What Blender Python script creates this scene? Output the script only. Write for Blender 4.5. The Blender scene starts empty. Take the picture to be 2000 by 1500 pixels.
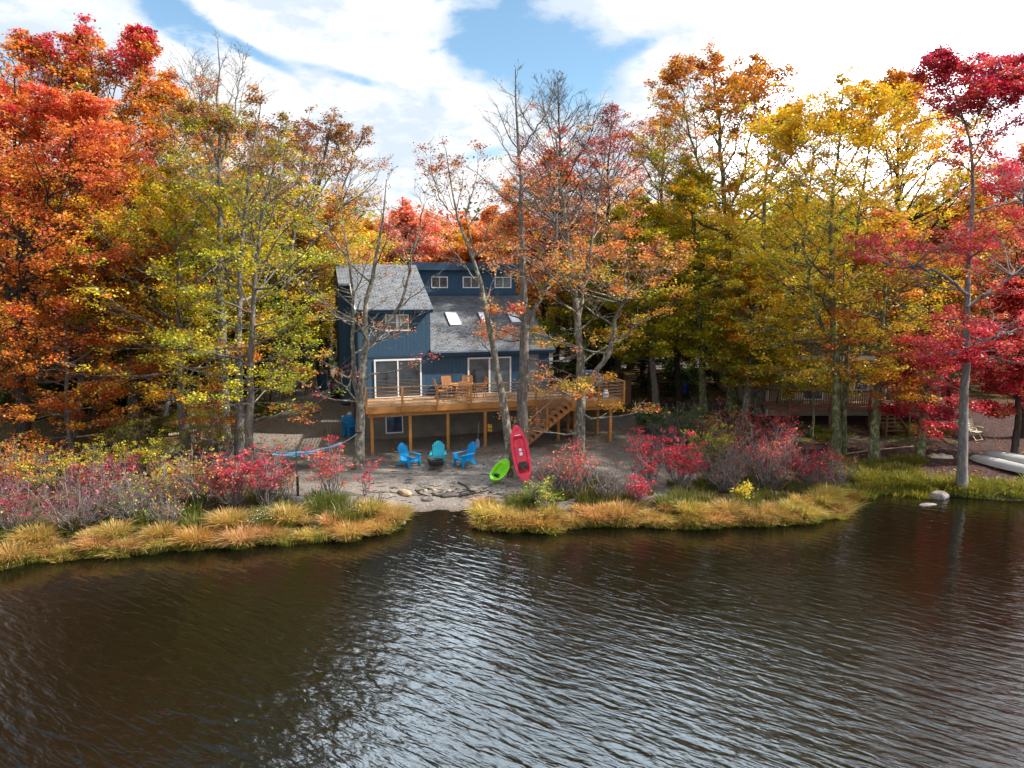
import bpy, math, random
import numpy as np
R = math.radians
rng = np.random.default_rng(7)
random.seed(7)
scene = bpy.context.scene
COL = scene.collection

# ------------------------------------------------------------------ camera
H, FPX, PITCH = 8.6, 1380.0, 7.8
cam_d = bpy.data.cameras.new("camera")
cam = bpy.data.objects.new("camera", cam_d); COL.objects.link(cam)
cam.location = (0, 0, H); cam.rotation_euler = (R(90 - PITCH), 0, 0)
cam_d.sensor_width = 36; cam_d.lens = FPX / 2000 * 36
cam_d.clip_start = 0.1; cam_d.clip_end = 2000
scene.camera = cam

# ------------------------------------------------------------------ view
scene.view_settings.view_transform = 'Standard'
scene.view_settings.look = 'None'
scene.view_settings.gamma = 1
scene.view_settings.exposure = 0.72
scene.view_settings.use_curve_mapping = False
cy = scene.cycles
cy.max_bounces = 6; cy.diffuse_bounces = 3; cy.glossy_bounces = 3; cy.transmission_bounces = 4
cy.transparent_max_bounces = 8; cy.caustics_reflective = False; cy.caustics_refractive = False
cy.use_denoising = True
cy.sample_clamp_indirect = 6

# ------------------------------------------------------------------ pixel helpers (photograph 2000x1500)
_p = R(PITCH)
def ray(px, py):
    a = (px - 1000) / FPX; b = (750 - py) / FPX
    return np.array([a, math.cos(_p) + b * math.sin(_p), -math.sin(_p) + b * math.cos(_p)])
def atY(px, py, Y):
    r = ray(px, py); return np.array([0, 0, H]) + r * (Y / r[1])
def atZ(px, py, z=0.0):
    r = ray(px, py); return np.array([0, 0, H]) + r * ((z - H) / r[2])

# ------------------------------------------------------------------ sun and sky
SUN_EL, SUN_AZ = 43, 94
sun_d = bpy.data.lights.new("sun", 'SUN'); sun_d.energy = 5.0; sun_d.angle = R(1.2); sun_d.color = (1, .93, .82)
sun = bpy.data.objects.new("sun", sun_d); COL.objects.link(sun)
sd = np.array([math.sin(R(SUN_AZ)) * math.cos(R(SUN_EL)), math.cos(R(SUN_AZ)) * math.cos(R(SUN_EL)), math.sin(R(SUN_EL))])
sun.rotation_euler = (R(90 - SUN_EL), 0, R(180 - SUN_AZ))
world = bpy.data.worlds.new("World"); scene.world = world; world.use_nodes = True
wn, wl = world.node_tree.nodes, world.node_tree.links
wn.clear()
wout = wn.new('ShaderNodeOutputWorld')
sky = wn.new('ShaderNodeTexSky'); sky.sky_type = 'NISHITA'; sky.sun_disc = False
sky.sun_elevation = R(SUN_EL); sky.sun_rotation = R(SUN_AZ)
sky.air_density = 1.0; sky.dust_density = 0.6; sky.ozone_density = 2.0
bg_sky = wn.new('ShaderNodeBackground'); bg_sky.inputs[1].default_value = 0.135
skt = wn.new('ShaderNodeMix'); skt.data_type = 'RGBA'; skt.blend_type = 'MULTIPLY'; skt.inputs['Factor'].default_value = 1
wl.new(sky.outputs[0], skt.inputs['A']); skt.inputs['B'].default_value = (.92, 1.04, .98, 1); wl.new(skt.outputs['Result'], bg_sky.inputs[0])
geo = wn.new('ShaderNodeNewGeometry')
tc = wn.new('ShaderNodeTexCoord')
DIR = tc.outputs['Generated']
def wmath(op, a, b=None, c=None):
    n = wn.new('ShaderNodeMath'); n.operation = op
    for i, v in enumerate((a, b, c)):
        if v is None: continue
        if isinstance(v, (int, float)): n.inputs[i].default_value = v
        else: wl.new(v, n.inputs[i])
    return n.outputs[0]
def wdot(vec):
    n = wn.new('ShaderNodeVectorMath'); n.operation = 'DOT_PRODUCT'
    wl.new(DIR, n.inputs[0]); n.inputs[1].default_value = tuple(vec); return n.outputs['Value']
def wrange(v, a, b, c=0., d=1., kind='SMOOTHSTEP'):
    n = wn.new('ShaderNodeMapRange'); n.interpolation_type = kind
    wl.new(v, n.inputs[0])
    for i, x in enumerate((a, b, c, d)): n.inputs[1 + i].default_value = x
    return n.outputs[0]
def gap_blob(px, py, rx, ry, rot=0, amp=1.0):
    d = ray(px, py); d = d / np.linalg.norm(d)
    e1 = np.cross(d, (0, 0, 1)); e1 /= np.linalg.norm(e1); e2 = np.cross(e1, d)
    c, s = math.cos(R(rot)), math.sin(R(rot))
    a1 = e1 * c - e2 * s; a2 = e1 * s + e2 * c
    a1 = a1 / (rx / FPX); a2 = a2 / (ry / FPX)
    a = wdot(a1); b = wdot(a2)
    r2 = wmath('ADD', wmath('MULTIPLY', a, a), wmath('MULTIPLY', b, b))
    g = wmath('EXPONENT', wmath('MULTIPLY', r2, -0.7))
    return wmath('MULTIPLY', g, wmath('MULTIPLY', wmath('GREATER_THAN', wdot(d), 0.3), amp))
# cloud holes (rot>0 turns the long axis clockwise as seen)
blobs = [gap_blob(1035, 75, 120, 70, 25, 1.0), gap_blob(950, 95, 60, 38, 0, .8), gap_blob(1110, 150, 80, 60, 20, .8),
         gap_blob(660, 145, 95, 10, 10, .62), gap_blob(490, 100, 90, 9, 24, .6), gap_blob(320, 12, 40, 24, 25, 1.0), gap_blob(1230, 95, 60, 15, -15, .6),
         gap_blob(1950, 60, 110, 130, 0, .62), gap_blob(0, 140, 80, 45, 0, .8), gap_blob(950, 300, 60, 14, -10, .6),
         gap_blob(845, 205, 12, 26, 0, .5), gap_blob(250, 205, 60, 40, 0, .5), gap_blob(180, 60, 160, 60, 0, .32)]
s_ = blobs[0]
for b in blobs[1:]: s_ = wmath('ADD', s_, b)
mp = wn.new('ShaderNodeMapping'); mp.inputs['Scale'].default_value = (1, 1, 2.2); wl.new(DIR, mp.inputs[0])
nz = wn.new('ShaderNodeTexNoise'); nz.inputs['Scale'].default_value = 7; nz.inputs['Detail'].default_value = 9; nz.inputs['Roughness'].default_value = .62
wl.new(mp.outputs[0], nz.inputs['Vector'])
nz2 = wn.new('ShaderNodeTexNoise'); nz2.inputs['Scale'].default_value = 2.4; nz2.inputs['Detail'].default_value = 7; nz2.inputs['Roughness'].default_value = .6
wl.new(mp.outputs[0], nz2.inputs['Vector'])
sep = wn.new('ShaderNodeSeparateXYZ'); wl.new(DIR, sep.inputs[0])
high = wrange(sep.outputs[2], .42, .60)                     # overhead: broken cloud
leftside = wrange(wmath('ADD', sep.outputs[0], wmath('MULTIPLY', wmath('SUBTRACT', nz2.outputs[0], .5), .5)), -.10, -.30)
over = wmath('MULTIPLY', high, wmath('ADD', wmath('MULTIPLY', leftside, .6), wmath('MULTIPLY', wrange(nz2.outputs[0], .48, .62), .5)))
nz3 = wn.new('ShaderNodeTexNoise'); nz3.inputs['Scale'].default_value = 26; nz3.inputs['Detail'].default_value = 8; nz3.inputs['Roughness'].default_value = .65
wl.new(mp.outputs[0], nz3.inputs['Vector'])
tot = wmath('ADD', wmath('ADD', s_, over), wmath('ADD', wmath('MULTIPLY', wmath('SUBTRACT', nz.outputs[0], .5), 1.9), wmath('MULTIPLY', wmath('SUBTRACT', nz3.outputs[0], .5), 1.1)))
gap = wrange(tot, .30, .98)
cb = wn.new('ShaderNodeBackground')
cr = wn.new('ShaderNodeMix'); cr.data_type = 'RGBA'
cr.inputs['A'].default_value = (.66, .75, .86, 1); cr.inputs['B'].default_value = (1.0, 1.0, 1.0, 1)
wl.new(wrange(wmath('SUBTRACT', wmath('ADD', nz.outputs[0], wmath('MULTIPLY', wmath('SUBTRACT', nz3.outputs[0], .5), .35)), wmath('MULTIPLY', s_, .22)), .36, .58), cr.inputs['Factor'])
patchx = wmath('MULTIPLY', wrange(sep.outputs[0], -.32, -.14), wmath('SUBTRACT', 1.0, wmath('MULTIPLY', wrange(sep.outputs[0], .10, .5), .65)))
patch = wmath('MULTIPLY', wmath('MULTIPLY', patchx, wrange(sep.outputs[2], .40, .54)), wmath('SUBTRACT', 1.0, wrange(sep.outputs[2], .78, .92)))
front = wrange(sep.outputs[1], 0, .3)
rpatch = wmath('MULTIPLY', wmath('MULTIPLY', wrange(sep.outputs[0], .22, .34), wmath('SUBTRACT', 1.0, wrange(sep.outputs[0], .48, .60))), wmath('MULTIPLY', wrange(sep.outputs[2], .05, .2), wmath('SUBTRACT', 1.0, wrange(sep.outputs[2], .40, .55))))
cs = wmath('ADD', .72, wmath('ADD', wmath('MULTIPLY', wmath('MULTIPLY', patch, front), 8.5), wmath('MULTIPLY', wmath('MULTIPLY', rpatch, front), 4.5)))
cc2 = wn.new('ShaderNodeMix'); cc2.data_type = 'RGBA'; wl.new(patch, cc2.inputs['Factor']); wl.new(cr.outputs['Result'], cc2.inputs['A']); cc2.inputs['B'].default_value = (.70, .86, 1.0, 1); wl.new(cc2.outputs['Result'], cb.inputs[0])
wl.new(cs, cb.inputs[1])
mixw = wn.new('ShaderNodeMixShader'); wl.new(gap, mixw.inputs[0])
wl.new(cb.outputs[0], mixw.inputs[1]); wl.new(bg_sky.outputs[0], mixw.inputs[2]); wl.new(mixw.outputs[0], wout.inputs[0])

# ================================================================== materials
def new_mat(name):
    m = bpy.data.materials.new(name); m.use_nodes = True
    nt = m.node_tree; nt.nodes.clear()
    out = nt.nodes.new('ShaderNodeOutputMaterial'); b = nt.nodes.new('ShaderNodeBsdfPrincipled')
    nt.links.new(b.outputs[0], out.inputs[0]); return m, nt, b, out
def ND(nt, typ, **kw):
    n = nt.nodes.new(typ)
    for k, v in kw.items():
        if k in n.inputs: n.inputs[k].default_value = v
        else: setattr(n, k, v)
    return n
def ramp(nt, fac, stops):
    r = nt.nodes.new('ShaderNodeValToRGB'); e = r.color_ramp.elements
    while len(e) > 1: e.remove(e[0])
    e[0].position = stops[0][0]; e[0].color = (*stops[0][1], 1)
    for p_, c_ in stops[1:]:
        x = e.new(p_); x.color = (*c_, 1)
    nt.links.new(fac, r.inputs[0]); return r.outputs[0]
def objcoord(nt, scale=(1, 1, 1), rot=(0, 0, 0), kind='Object'):
    t = nt.nodes.new('ShaderNodeTexCoord'); m = nt.nodes.new('ShaderNodeMapping')
    m.inputs['Scale'].default_value = scale; m.inputs['Rotation'].default_value = rot
    nt.links.new(t.outputs[kind], m.inputs[0]); return m.outputs[0]
def bump(nt, b, h, strength=.4, dist=.02):
    n = nt.nodes.new('ShaderNodeBump'); n.inputs['Strength'].default_value = strength; n.inputs['Distance'].default_value = dist
    nt.links.new(h, n.inputs['Height']); nt.links.new(n.outputs[0], b.inputs['Normal'])
def simple(name, col, rough=.6, var=.25, scale=6, bmp=.15, spec=.5, metal=0, stretch=(1, 1, 1)):
    m, nt, b, o = new_mat(name)
    v = objcoord(nt, stretch)
    n = ND(nt, 'ShaderNodeTexNoise', Scale=scale, Detail=5); nt.links.new(v, n.inputs['Vector'])
    c = np.array(col)
    col_out = ramp(nt, n.outputs[0], [(.3, tuple(c * (1 - var))), (.7, tuple(np.minimum(c * (1 + var), 1)))])
    nt.links.new(col_out, b.inputs['Base Color']); b.inputs['Roughness'].default_value = rough
    b.inputs['Specular IOR Level'].default_value = spec; b.inputs['Metallic'].default_value = metal
    if bmp: bump(nt, b, n.outputs[0], bmp, .01)
    return m
def mathn(nt, op, a, b=None):
    n = nt.nodes.new('ShaderNodeMath'); n.operation = op
    for i, v in enumerate((a, b)):
        if v is None: continue
        if isinstance(v, (int, float)): n.inputs[i].default_value = v
        else: nt.links.new(v, n.inputs[i])
    return n.outputs[0]
def mixc(nt, f, a, b, mode='MIX'):
    n = nt.nodes.new('ShaderNodeMix'); n.data_type = 'RGBA'; n.blend_type = mode
    for k, v in (('Factor', f), ('A', a), ('B', b)):
        if isinstance(v, (int, float)): n.inputs[k].default_value = v
        elif isinstance(v, tuple): n.inputs[k].default_value = (*v, 1)
        else: nt.links.new(v, n.inputs[k])
    return n.outputs['Result']

def leaf_material():
    m = bpy.data.materials.new('leaf'); m.use_nodes = True; nt = m.node_tree; nt.nodes.clear()
    out = nt.nodes.new('ShaderNodeOutputMaterial')
    at = ND(nt, 'ShaderNodeAttribute', attribute_name='tint')
    d = nt.nodes.new('ShaderNodeBsdfDiffuse'); t = nt.nodes.new('ShaderNodeBsdfTranslucent'); g = nt.nodes.new('ShaderNodeBsdfGlossy')
    g.inputs['Roughness'].default_value = .5; g.inputs['Color'].default_value = (1, 1, 1, 1)
    nt.links.new(at.outputs['Color'], d.inputs[0]); nt.links.new(at.outputs['Color'], t.inputs[0])
    m1 = nt.nodes.new('ShaderNodeMixShader'); m1.inputs[0].default_value = .42
    nt.links.new(d.outputs[0], m1.inputs[1]); nt.links.new(t.outputs[0], m1.inputs[2])
    m2 = nt.nodes.new('ShaderNodeMixShader'); m2.inputs[0].default_value = .035
    nt.links.new(m1.outputs[0], m2.inputs[1]); nt.links.new(g.outputs[0], m2.inputs[2]); nt.links.new(m2.outputs[0], out.inputs[0])
    return m
M_LEAF = leaf_material()
def bark(name, c1, c2, lichen=None, lam=.5):
    m, nt, b, o = new_mat(name)
    v = objcoord(nt, (6, 6, 1.3))
    n = ND(nt, 'ShaderNodeTexNoise', Scale=2.2, Detail=8, Roughness=.7); nt.links.new(v, n.inputs['Vector'])
    c = ramp(nt, n.outputs[0], [(.35, c1), (.62, c2)])
    if lichen:
        v2 = objcoord(nt, (1, 1, .7))
        n2 = ND(nt, 'ShaderNodeTexNoise', Scale=5.5, Detail=6, Roughness=.65); nt.links.new(v2, n2.inputs['Vector'])
        f = ramp(nt, n2.outputs[0], [(lam, (0, 0, 0)), (lam + .09, (1, 1, 1))])
        c = mixc(nt, f, c, lichen)
    nt.links.new(c, b.inputs['Base Color']); b.inputs['Roughness'].default_value = .92
    b.inputs['Specular IOR Level'].default_value = .2
    bump(nt, b, n.outputs[0], .8, .04); return m
M_BARK = {
 'grey': bark('bark_grey', (.07, .058, .052), (.225, .195, .175), (.30, .30, .24), .56),
 'dark': bark('bark_dark', (.025, .02, .017), (.075, .062, .05)),
 'lichen': bark('bark_lichen', (.075, .06, .05), (.23, .20, .17), (.36, .36, .28), .51),
 'green': bark('bark_green', (.06, .06, .035), (.17, .175, .09), (.27, .30, .15), .50),
 'pale': bark('bark_pale', (.10, .09, .085), (.25, .235, .23), (.30, .31, .25), .58),
 'twig': bark('bark_twig', (.12, .10, .095), (.30, .265, .255)),
}
def siding(name, col, pitch, axis='X', depth=.5, var=.18):
    m, nt, b, o = new_mat(name)
    t = nt.nodes.new('ShaderNodeTexCoord'); s = nt.nodes.new('ShaderNodeSeparateXYZ'); nt.links.new(t.outputs['Object'], s.inputs[0])
    if axis == 'X':      # vertical grooves on walls running along local x or y
        q = mathn(nt, 'ADD', s.outputs['X'], s.outputs['Y'])
    else: q = s.outputs['Z']
    f = mathn(nt, 'FRACT', mathn(nt, 'DIVIDE', q, pitch))
    if axis == 'X':
        groove = mathn(nt, 'LESS_THAN', f, .10); hgt = mathn(nt, 'SUBTRACT', 1.0, groove)
    else:
        groove = mathn(nt, 'LESS_THAN', f, .08); hgt = mathn(nt, 'SUBTRACT', 1.0, f)
    n = ND(nt, 'ShaderNodeTexNoise', Scale=3, Detail=6, Roughness=.65)
    nt.links.new(objcoord(nt, (3, 3, .5) if axis == 'X' else (.5, .5, 6)), n.inputs['Vector'])
    c = np.array(col)
    cc = ramp(nt, n.outputs[0], [(.3, tuple(c * (1 - var))), (.7, tuple(c * (1 + var)))])
    nt.links.new(mixc(nt, mathn(nt, 'MULTIPLY', groove, .55), cc, tuple(c * .35)), b.inputs['Base Color'])
    b.inputs['Roughness'].default_value = .7; b.inputs['Specular IOR Level'].default_value = .25
    bump(nt, b, hgt, depth, .012); return m
M_BLUE = siding('blue_siding', (.040, .090, .155), .203)
M_BLUETRIM = simple('blue_trim', (.018, .050, .10), .6, .15, 4)
M_BEIGE = siding('beige_lap_siding', (.40, .35, .27), .15, 'Z', .9, .10)
def shingle(name, c1, c2, c3):
    m, nt, b, o = new_mat(name)
    v = objcoord(nt)
    br = ND(nt, 'ShaderNodeTexBrick', Scale=1.0, offset=.5)
    br.inputs['Mortar Size'].default_value = .012; br.inputs['Brick Width'].default_value = .30; br.inputs['Row Height'].default_value = .145
    br.inputs['Color1'].default_value = (*c1, 1); br.inputs['Color2'].default_value = (*c2, 1); br.inputs['Mortar'].default_value = (*c3, 1)
    br.inputs['Bias'].default_value = 0.1
    nt.links.new(v, br.inputs['Vector'])
    n = ND(nt, 'ShaderNodeTexNoise', Scale=2.2, Detail=7, Roughness=.7); nt.links.new(v, n.inputs['Vector'])
    n2 = ND(nt, 'ShaderNodeTexNoise', Scale=60, Detail=2); nt.links.new(v, n2.inputs['Vector'])
    k = ramp(nt, n.outputs[0], [(.3, (.72, .72, .72)), (.7, (1.2, 1.2, 1.2))])
    c = mixc(nt, 1.0, br.outputs['Color'], k, 'MULTIPLY')
    nt.links.new(c, b.inputs['Base Color']); b.inputs['Roughness'].default_value = .95; b.inputs['Specular IOR Level'].default_value = .2
    bump(nt, b, mathn(nt, 'ADD', mathn(nt, 'MULTIPLY', br.outputs['Fac'], -1.0), mathn(nt, 'MULTIPLY', n2.outputs[0], .5)), .6, .02); return m
M_SHINGLE = shingle('grey_shingles', (.115, .125, .14), (.18, .19, .205), (.05, .055, .06))
M_SHINGLE2 = shingle('brown_shingles', (.16, .13, .11), (.22, .18, .16), (.07, .06, .05))
M_WHITE = simple('white_vinyl', (.82, .83, .84), .45, .06, 5, .05)
M_WOOD = simple('cedar_wood', (.44, .19, .05), .65, .28, 5, .2, .3, 0, (1, 1, 8))
M_WOODH = simple('cedar_wood_boards', (.46, .205, .058), .65, .28, 5, .2, .3, 0, (.6, 6, 8))
M_RAIL = simple('weathered_rail', (.36, .22, .13), .6, .2, 5, .1, .4, 0, (.6, 6, 6))
def deck_floor_mat(name, col, pitch, gap=.05):
    m, nt, b, o = new_mat(name)
    t = nt.nodes.new('ShaderNodeTexCoord'); s = nt.nodes.new('ShaderNodeSeparateXYZ'); nt.links.new(t.outputs['Object'], s.inputs[0])
    q = mathn(nt, 'DIVIDE', s.outputs['Y'], pitch); f = mathn(nt, 'FRACT', q); fl = mathn(nt, 'FLOOR', q)
    w = ND(nt, 'ShaderNodeTexWhiteNoise', noise_dimensions='1D'); nt.links.new(fl, w.inputs['W'])
    n = ND(nt, 'ShaderNodeTexNoise', Scale=4, Detail=6); nt.links.new(objcoord(nt, (.5, 6, 1)), n.inputs['Vector'])
    c = np.array(col)
    cc = ramp(nt, mathn(nt, 'ADD', mathn(nt, 'MULTIPLY', w.outputs['Value'], .5), mathn(nt, 'MULTIPLY', n.outputs[0], .5)), [(.2, tuple(c * .75)), (.8, tuple(c * 1.2))])
    g = mathn(nt, 'LESS_THAN', f, gap)
    nt.links.new(mixc(nt, g, cc, tuple(c * .2)), b.inputs['Base Color']); b.inputs['Roughness'].default_value = .7
    return m
M_DECK = deck_floor_mat('deck_boards', (.44, .27, .15), .14)
M_DECK2 = deck_floor_mat('deck_boards_brown', (.40, .25, .17), .14)
M_BROWNDECK = simple('brown_stained_wood', (.17, .085, .045), .7, .2, 5, .1)
M_GREYDECK = simple('grey_brown_wood', (.33, .25, .19), .8, .2, 5, .1)
M_CONC = simple('concrete', (.19, .165, .135), .95, .22, 1.6, .3)
def glass_mat(name, base=(.02, .025, .03)):
    m, nt, b, o = new_mat(name)
    n = ND(nt, 'ShaderNodeTexNoise', Scale=1.3, Detail=3); nt.links.new(objcoord(nt), n.inputs['Vector'])
    nt.links.new(ramp(nt, n.outputs[0], [(.4, base), (.65, tuple(np.array(base) * 2.6))]), b.inputs['Base Color'])
    b.inputs['Roughness'].default_value = .06; b.inputs['Specular IOR Level'].default_value = .9; b.inputs['Coat Weight'].default_value = .0
    b.inputs['Coat Roughness'].default_value = .03
    return m
M_GLASS = glass_mat('window_glass')
M_GLASSDUSK = glass_mat('blue_glass', (.03, .05, .09))
M_SKYLIGHT = simple('skylight_glass', (.80, .78, .84), .18, .08, 5, 0, .8)
M_BLACK = simple('black_metal', (.02, .02, .02), .5, .3, 8, .1)
M_CHAIRB = simple('bright_blue_plastic', (.0, .32, .70), .42, .10, 6, .05)
M_CHAIRT = simple('teal_plastic', (.0, .42, .56), .42, .10, 6, .05)
M_CHAIRS = simple('deep_blue_plastic', (.01, .20, .46), .45, .12, 6, .05)
M_RED = simple('red_kayak_plastic', (.82, .035, .08), .35, .12, 3, .04)
M_LIME = simple('lime_kayak_plastic', (.24, .72, .01), .35, .12, 3, .04)
M_STICK = simple('white_label', (.8, .8, .8), .5, .05, 5, 0)
M_ROPE = simple('dark_rope', (.03, .03, .03), .9, .2, 8, 0)
M_TEAK = simple('teak_wood', (.42, .19, .07), .6, .25, 6, .1, .3, 0, (1, 1, 6))
M_COVER = simple('slate_blue_cover', (.055, .095, .135), .8, .2, 4, .2)
M_CREAM = simple('cream_plastic', (.62, .56, .44), .6, .12, 5, .05)
M_BINBLUE = simple('bin_blue_plastic', (.01, .09, .20), .45, .15, 5, .05)
M_CANOE = simple('pale_aluminium_hull', (.50, .53, .52), .45, .12, 2, .08)
M_YELLOW = simple('yellow_nylon', (.75, .38, .02), .7, .15, 8, .1)
M_GREY = simple('grey_metal', (.22, .22, .22), .5, .2, 8, .05, .5, .3)
M_CAR = simple('black_car_paint', (.012, .012, .016), .25, .2, 2, 0, .8)
M_TAIL = simple('red_tail_lamp', (.35, .01, .02), .3, .1, 4, 0)
M_TYRE = simple('tyre_rubber', (.02, .02, .02), .9, .2, 8, .1)
M_LOG = simple('weathered_log', (.42, .33, .25), .9, .3, 4, .3, .2, 0, (2, 2, 2))
M_SWING = simple('dark_blue_steel', (.015, .04, .06), .5, .1, 5, 0)
def stripes_mat():
    m, nt, b, o = new_mat('hammock_stripes')
    t = nt.nodes.new('ShaderNodeTexCoord'); s = nt.nodes.new('ShaderNodeSeparateXYZ'); nt.links.new(t.outputs['UV'], s.inputs[0])
    f = mathn(nt, 'FRACT', mathn(nt, 'MULTIPLY', s.outputs['Y'], 4.0))
    c = ramp(nt, f, [(0, (.03, .22, .42)), (.3, (.04, .40, .62)), (.5, (.62, .70, .76)), (.7, (.62, .70, .76)), (.72, (.05, .33, .55)), (1, (.02, .18, .36))])
    nt.links.new(c, b.inputs['Base Color']); b.inputs['Roughness'].default_value = .85; return m
M_HAM = stripes_mat()
def rock_mat(name, c1, c2):
    m, nt, b, o = new_mat(name)
    n = ND(nt, 'ShaderNodeTexNoise', Scale=4, Detail=8, Roughness=.7); nt.links.new(objcoord(nt), n.inputs['Vector'])
    nt.links.new(ramp(nt, n.outputs[0], [(.35, c1), (.65, c2)]), b.inputs['Base Color']); b.inputs['Roughness'].default_value = .9
    bump(nt, b, n.outputs[0], .8, .05); return m
M_ROCKT = rock_mat('tan_rock', (.30, .20, .11), (.50, .38, .25))
M_ROCKG = rock_mat('grey_rock', (.13, .115, .11), (.34, .29, .28))
M_ROCKD = rock_mat('dark_wet_rock', (.03, .028, .026), (.12, .10, .095))

# ================================================================== mesh helpers
def tag(o, label=None, cat=None, group=None, kind=None):
    if label: o['label'] = label
    if cat: o['category'] = cat
    if group: o['group'] = group
    if kind: o['kind'] = kind
    return o
def empty(name, loc, rz=0, **kw):
    o = bpy.data.objects.new(name, None); COL.objects.link(o); o.location = loc; o.rotation_euler = (0, 0, rz)
    o.empty_display_size = .2
    return tag(o, **kw)
class MB:
    def __init__(s): s.v = []; s.f = []
    def add(s, vs, fs):
        n = len(s.v); s.v += [tuple(map(float, v)) for v in vs]; s.f += [tuple(i + n for i in f) for f in fs]; return s
    def box(s, a, b):
        (x0, y0, z0), (x1, y1, z1) = a, b
        return s.add([(x0,y0,z0),(x1,y0,z0),(x1,y1,z0),(x0,y1,z0),(x0,y0,z1),(x1,y0,z1),(x1,y1,z1),(x0,y1,z1)],
                     [(0,3,2,1),(4,5,6,7),(0,1,5,4),(1,2,6,5),(2,3,7,6),(3,0,4,7)])
    def hexa(s, q):   # eight corners, bottom ring then top ring
        return s.add(q, [(0,3,2,1),(4,5,6,7),(0,1,5,4),(1,2,6,5),(2,3,7,6),(3,0,4,7)])
    def bar(s, p, q, w, h=None, up=(0, 0, 1)):
        h = h or w; p = np.array(p, float); q = np.array(q, float); d = q - p; d /= np.linalg.norm(d)
        up = np.array(up, float)
        if abs(d @ up) > .95: up = np.array([1., 0, 0]) if abs(d[0]) < .9 else np.array([0, 1., 0])
        a = np.cross(d, up); a /= np.linalg.norm(a); b = np.cross(a, d)
        a *= w / 2; b *= h / 2
        return s.hexa([p - a - b, p + a - b, p + a + b, p - a + b, q - a - b, q + a - b, q + a + b, q - a + b])
    def tube(s, pts, rad, n=8, cap=True):
        pts = np.array(pts, float); k = len(pts); rad = np.broadcast_to(rad, (k,))
        V, F = tubes(pts[None], np.array(rad)[None], n); s.add(V, F)
        if cap:
            s.add(V[:n], [tuple(range(n))[::-1]]); s.add(V[-n:], [tuple(range(n))])
        return s
    def lathe(s, prof, n=16, c=(0, 0, 0)):
        vs = []; fs = []
        for r, z in prof:
            for i in range(n):
                a = 2 * math.pi * i / n; vs.append((c[0] + r * math.cos(a), c[1] + r * math.sin(a), c[2] + z))
        for j in range(len(prof) - 1):
            for i in range(n): fs.append((j*n+i, j*n+(i+1)%n, (j+1)*n+(i+1)%n, (j+1)*n+i))
        fs.append(tuple(range(n))[::-1]); fs.append(tuple((len(prof)-1)*n+i for i in range(n)))
        return s.add(vs, fs)
    def prism(s, poly, a, b, axis=1):
        # poly of 2D points, extruded along axis from a to b
        n = len(poly)
        def mk(p, t):
            q = [p[0], p[1]]; q.insert(axis, t); return tuple(q)
        vs = [mk(p, a) for p in poly] + [mk(p, b) for p in poly]
        return s.add(vs, [tuple(range(n)), tuple(range(n, 2*n))[::-1]] + [(i, (i+1)%n + 0, (i+1)%n + n, i + n) for i in range(n)][::1])
    def build(s, name, mat, parent=None, bevel=0, smooth=False, sub=0):
        me = bpy.data.meshes.new(name); me.from_pydata(s.v, [], s.f); me.update()
        bm_fix(me)
        o = bpy.data.objects.new(name, me); COL.objects.link(o); me.materials.append(mat)
        if parent: o.parent = parent
        if smooth:
            for p in me.polygons: p.use_smooth = True
        if bevel:
            md = o.modifiers.new('bevel', 'BEVEL'); md.width = bevel; md.segments = 1; md.limit_method = 'ANGLE'
        if sub:
            md = o.modifiers.new('sub', 'SUBSURF'); md.levels = sub; md.render_levels = sub
        return o
import bmesh
def bm_fix(me):
    bm = bmesh.new(); bm.from_mesh(me); bmesh.ops.recalc_face_normals(bm, faces=bm.faces); bm.to_mesh(me); bm.free()
def tubes(P, Rr, n):
    """P (m,k,3) polylines, Rr (m,k) radii -> verts, quads"""
    m, k, _ = P.shape
    T = np.gradient(P, axis=1); T /= np.linalg.norm(T, axis=2, keepdims=True) + 1e-9
    ref = np.where(np.abs(T[:, :1, 2:3]) > .8, np.array([1., 0, 0]), np.array([0, 0, 1.]))
    ref = np.broadcast_to(ref, P.shape)
    A = np.cross(T, ref); A /= np.linalg.norm(A, axis=2, keepdims=True) + 1e-9; B = np.cross(T, A)
    ang = np.arange(n) * 2 * math.pi / n
    V = P[:, :, None, :] + Rr[:, :, None, None] * (A[:, :, None, :] * np.cos(ang)[None, None, :, None] + B[:, :, None, :] * np.sin(ang)[None, None, :, None])
    idx = np.arange(m * k * n).reshape(m, k, n); nx = np.roll(idx, -1, axis=2)
    Q = np.stack([idx[:, :-1], nx[:, :-1], nx[:, 1:], idx[:, 1:]], -1).reshape(-1, 4)
    return V.reshape(-1, 3), Q
def np_mesh(name, V, Q, mat, parent=None, tint=None, smooth=False):
    me = bpy.data.meshes.new(name); V = np.ascontiguousarray(V, np.float32); Q = np.ascontiguousarray(Q, np.int32)
    me.vertices.add(len(V)); me.vertices.foreach_set('co', V.ravel())
    me.loops.add(Q.size); me.loops.foreach_set('vertex_index', Q.ravel())
    me.polygons.add(len(Q)); me.polygons.foreach_set('loop_start', np.arange(0, Q.size, Q.shape[1], dtype=np.int32))
    try: me.polygons.foreach_set('loop_total', np.full(len(Q), Q.shape[1], np.int32))
    except Exception: pass
    if smooth: me.polygons.foreach_set('use_smooth', np.ones(len(Q), bool))
    me.update(calc_edges=True)
    if tint is not None:
        a = me.attributes.new('tint', 'FLOAT_VECTOR', 'FACE'); a.data.foreach_set('vector', np.ascontiguousarray(tint, np.float32).ravel())
    me.materials.append(mat)
    o = bpy.data.objects.new(name, me); COL.objects.link(o)
    if parent: o.parent = parent
    return o
def copy_tree(o, parent=None):
    c = o.copy(); COL.objects.link(c); c.parent = parent
    if parent is None and 'label' in c.keys(): pass
    for ch in o.children: copy_tree(ch, c)
    return c

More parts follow.
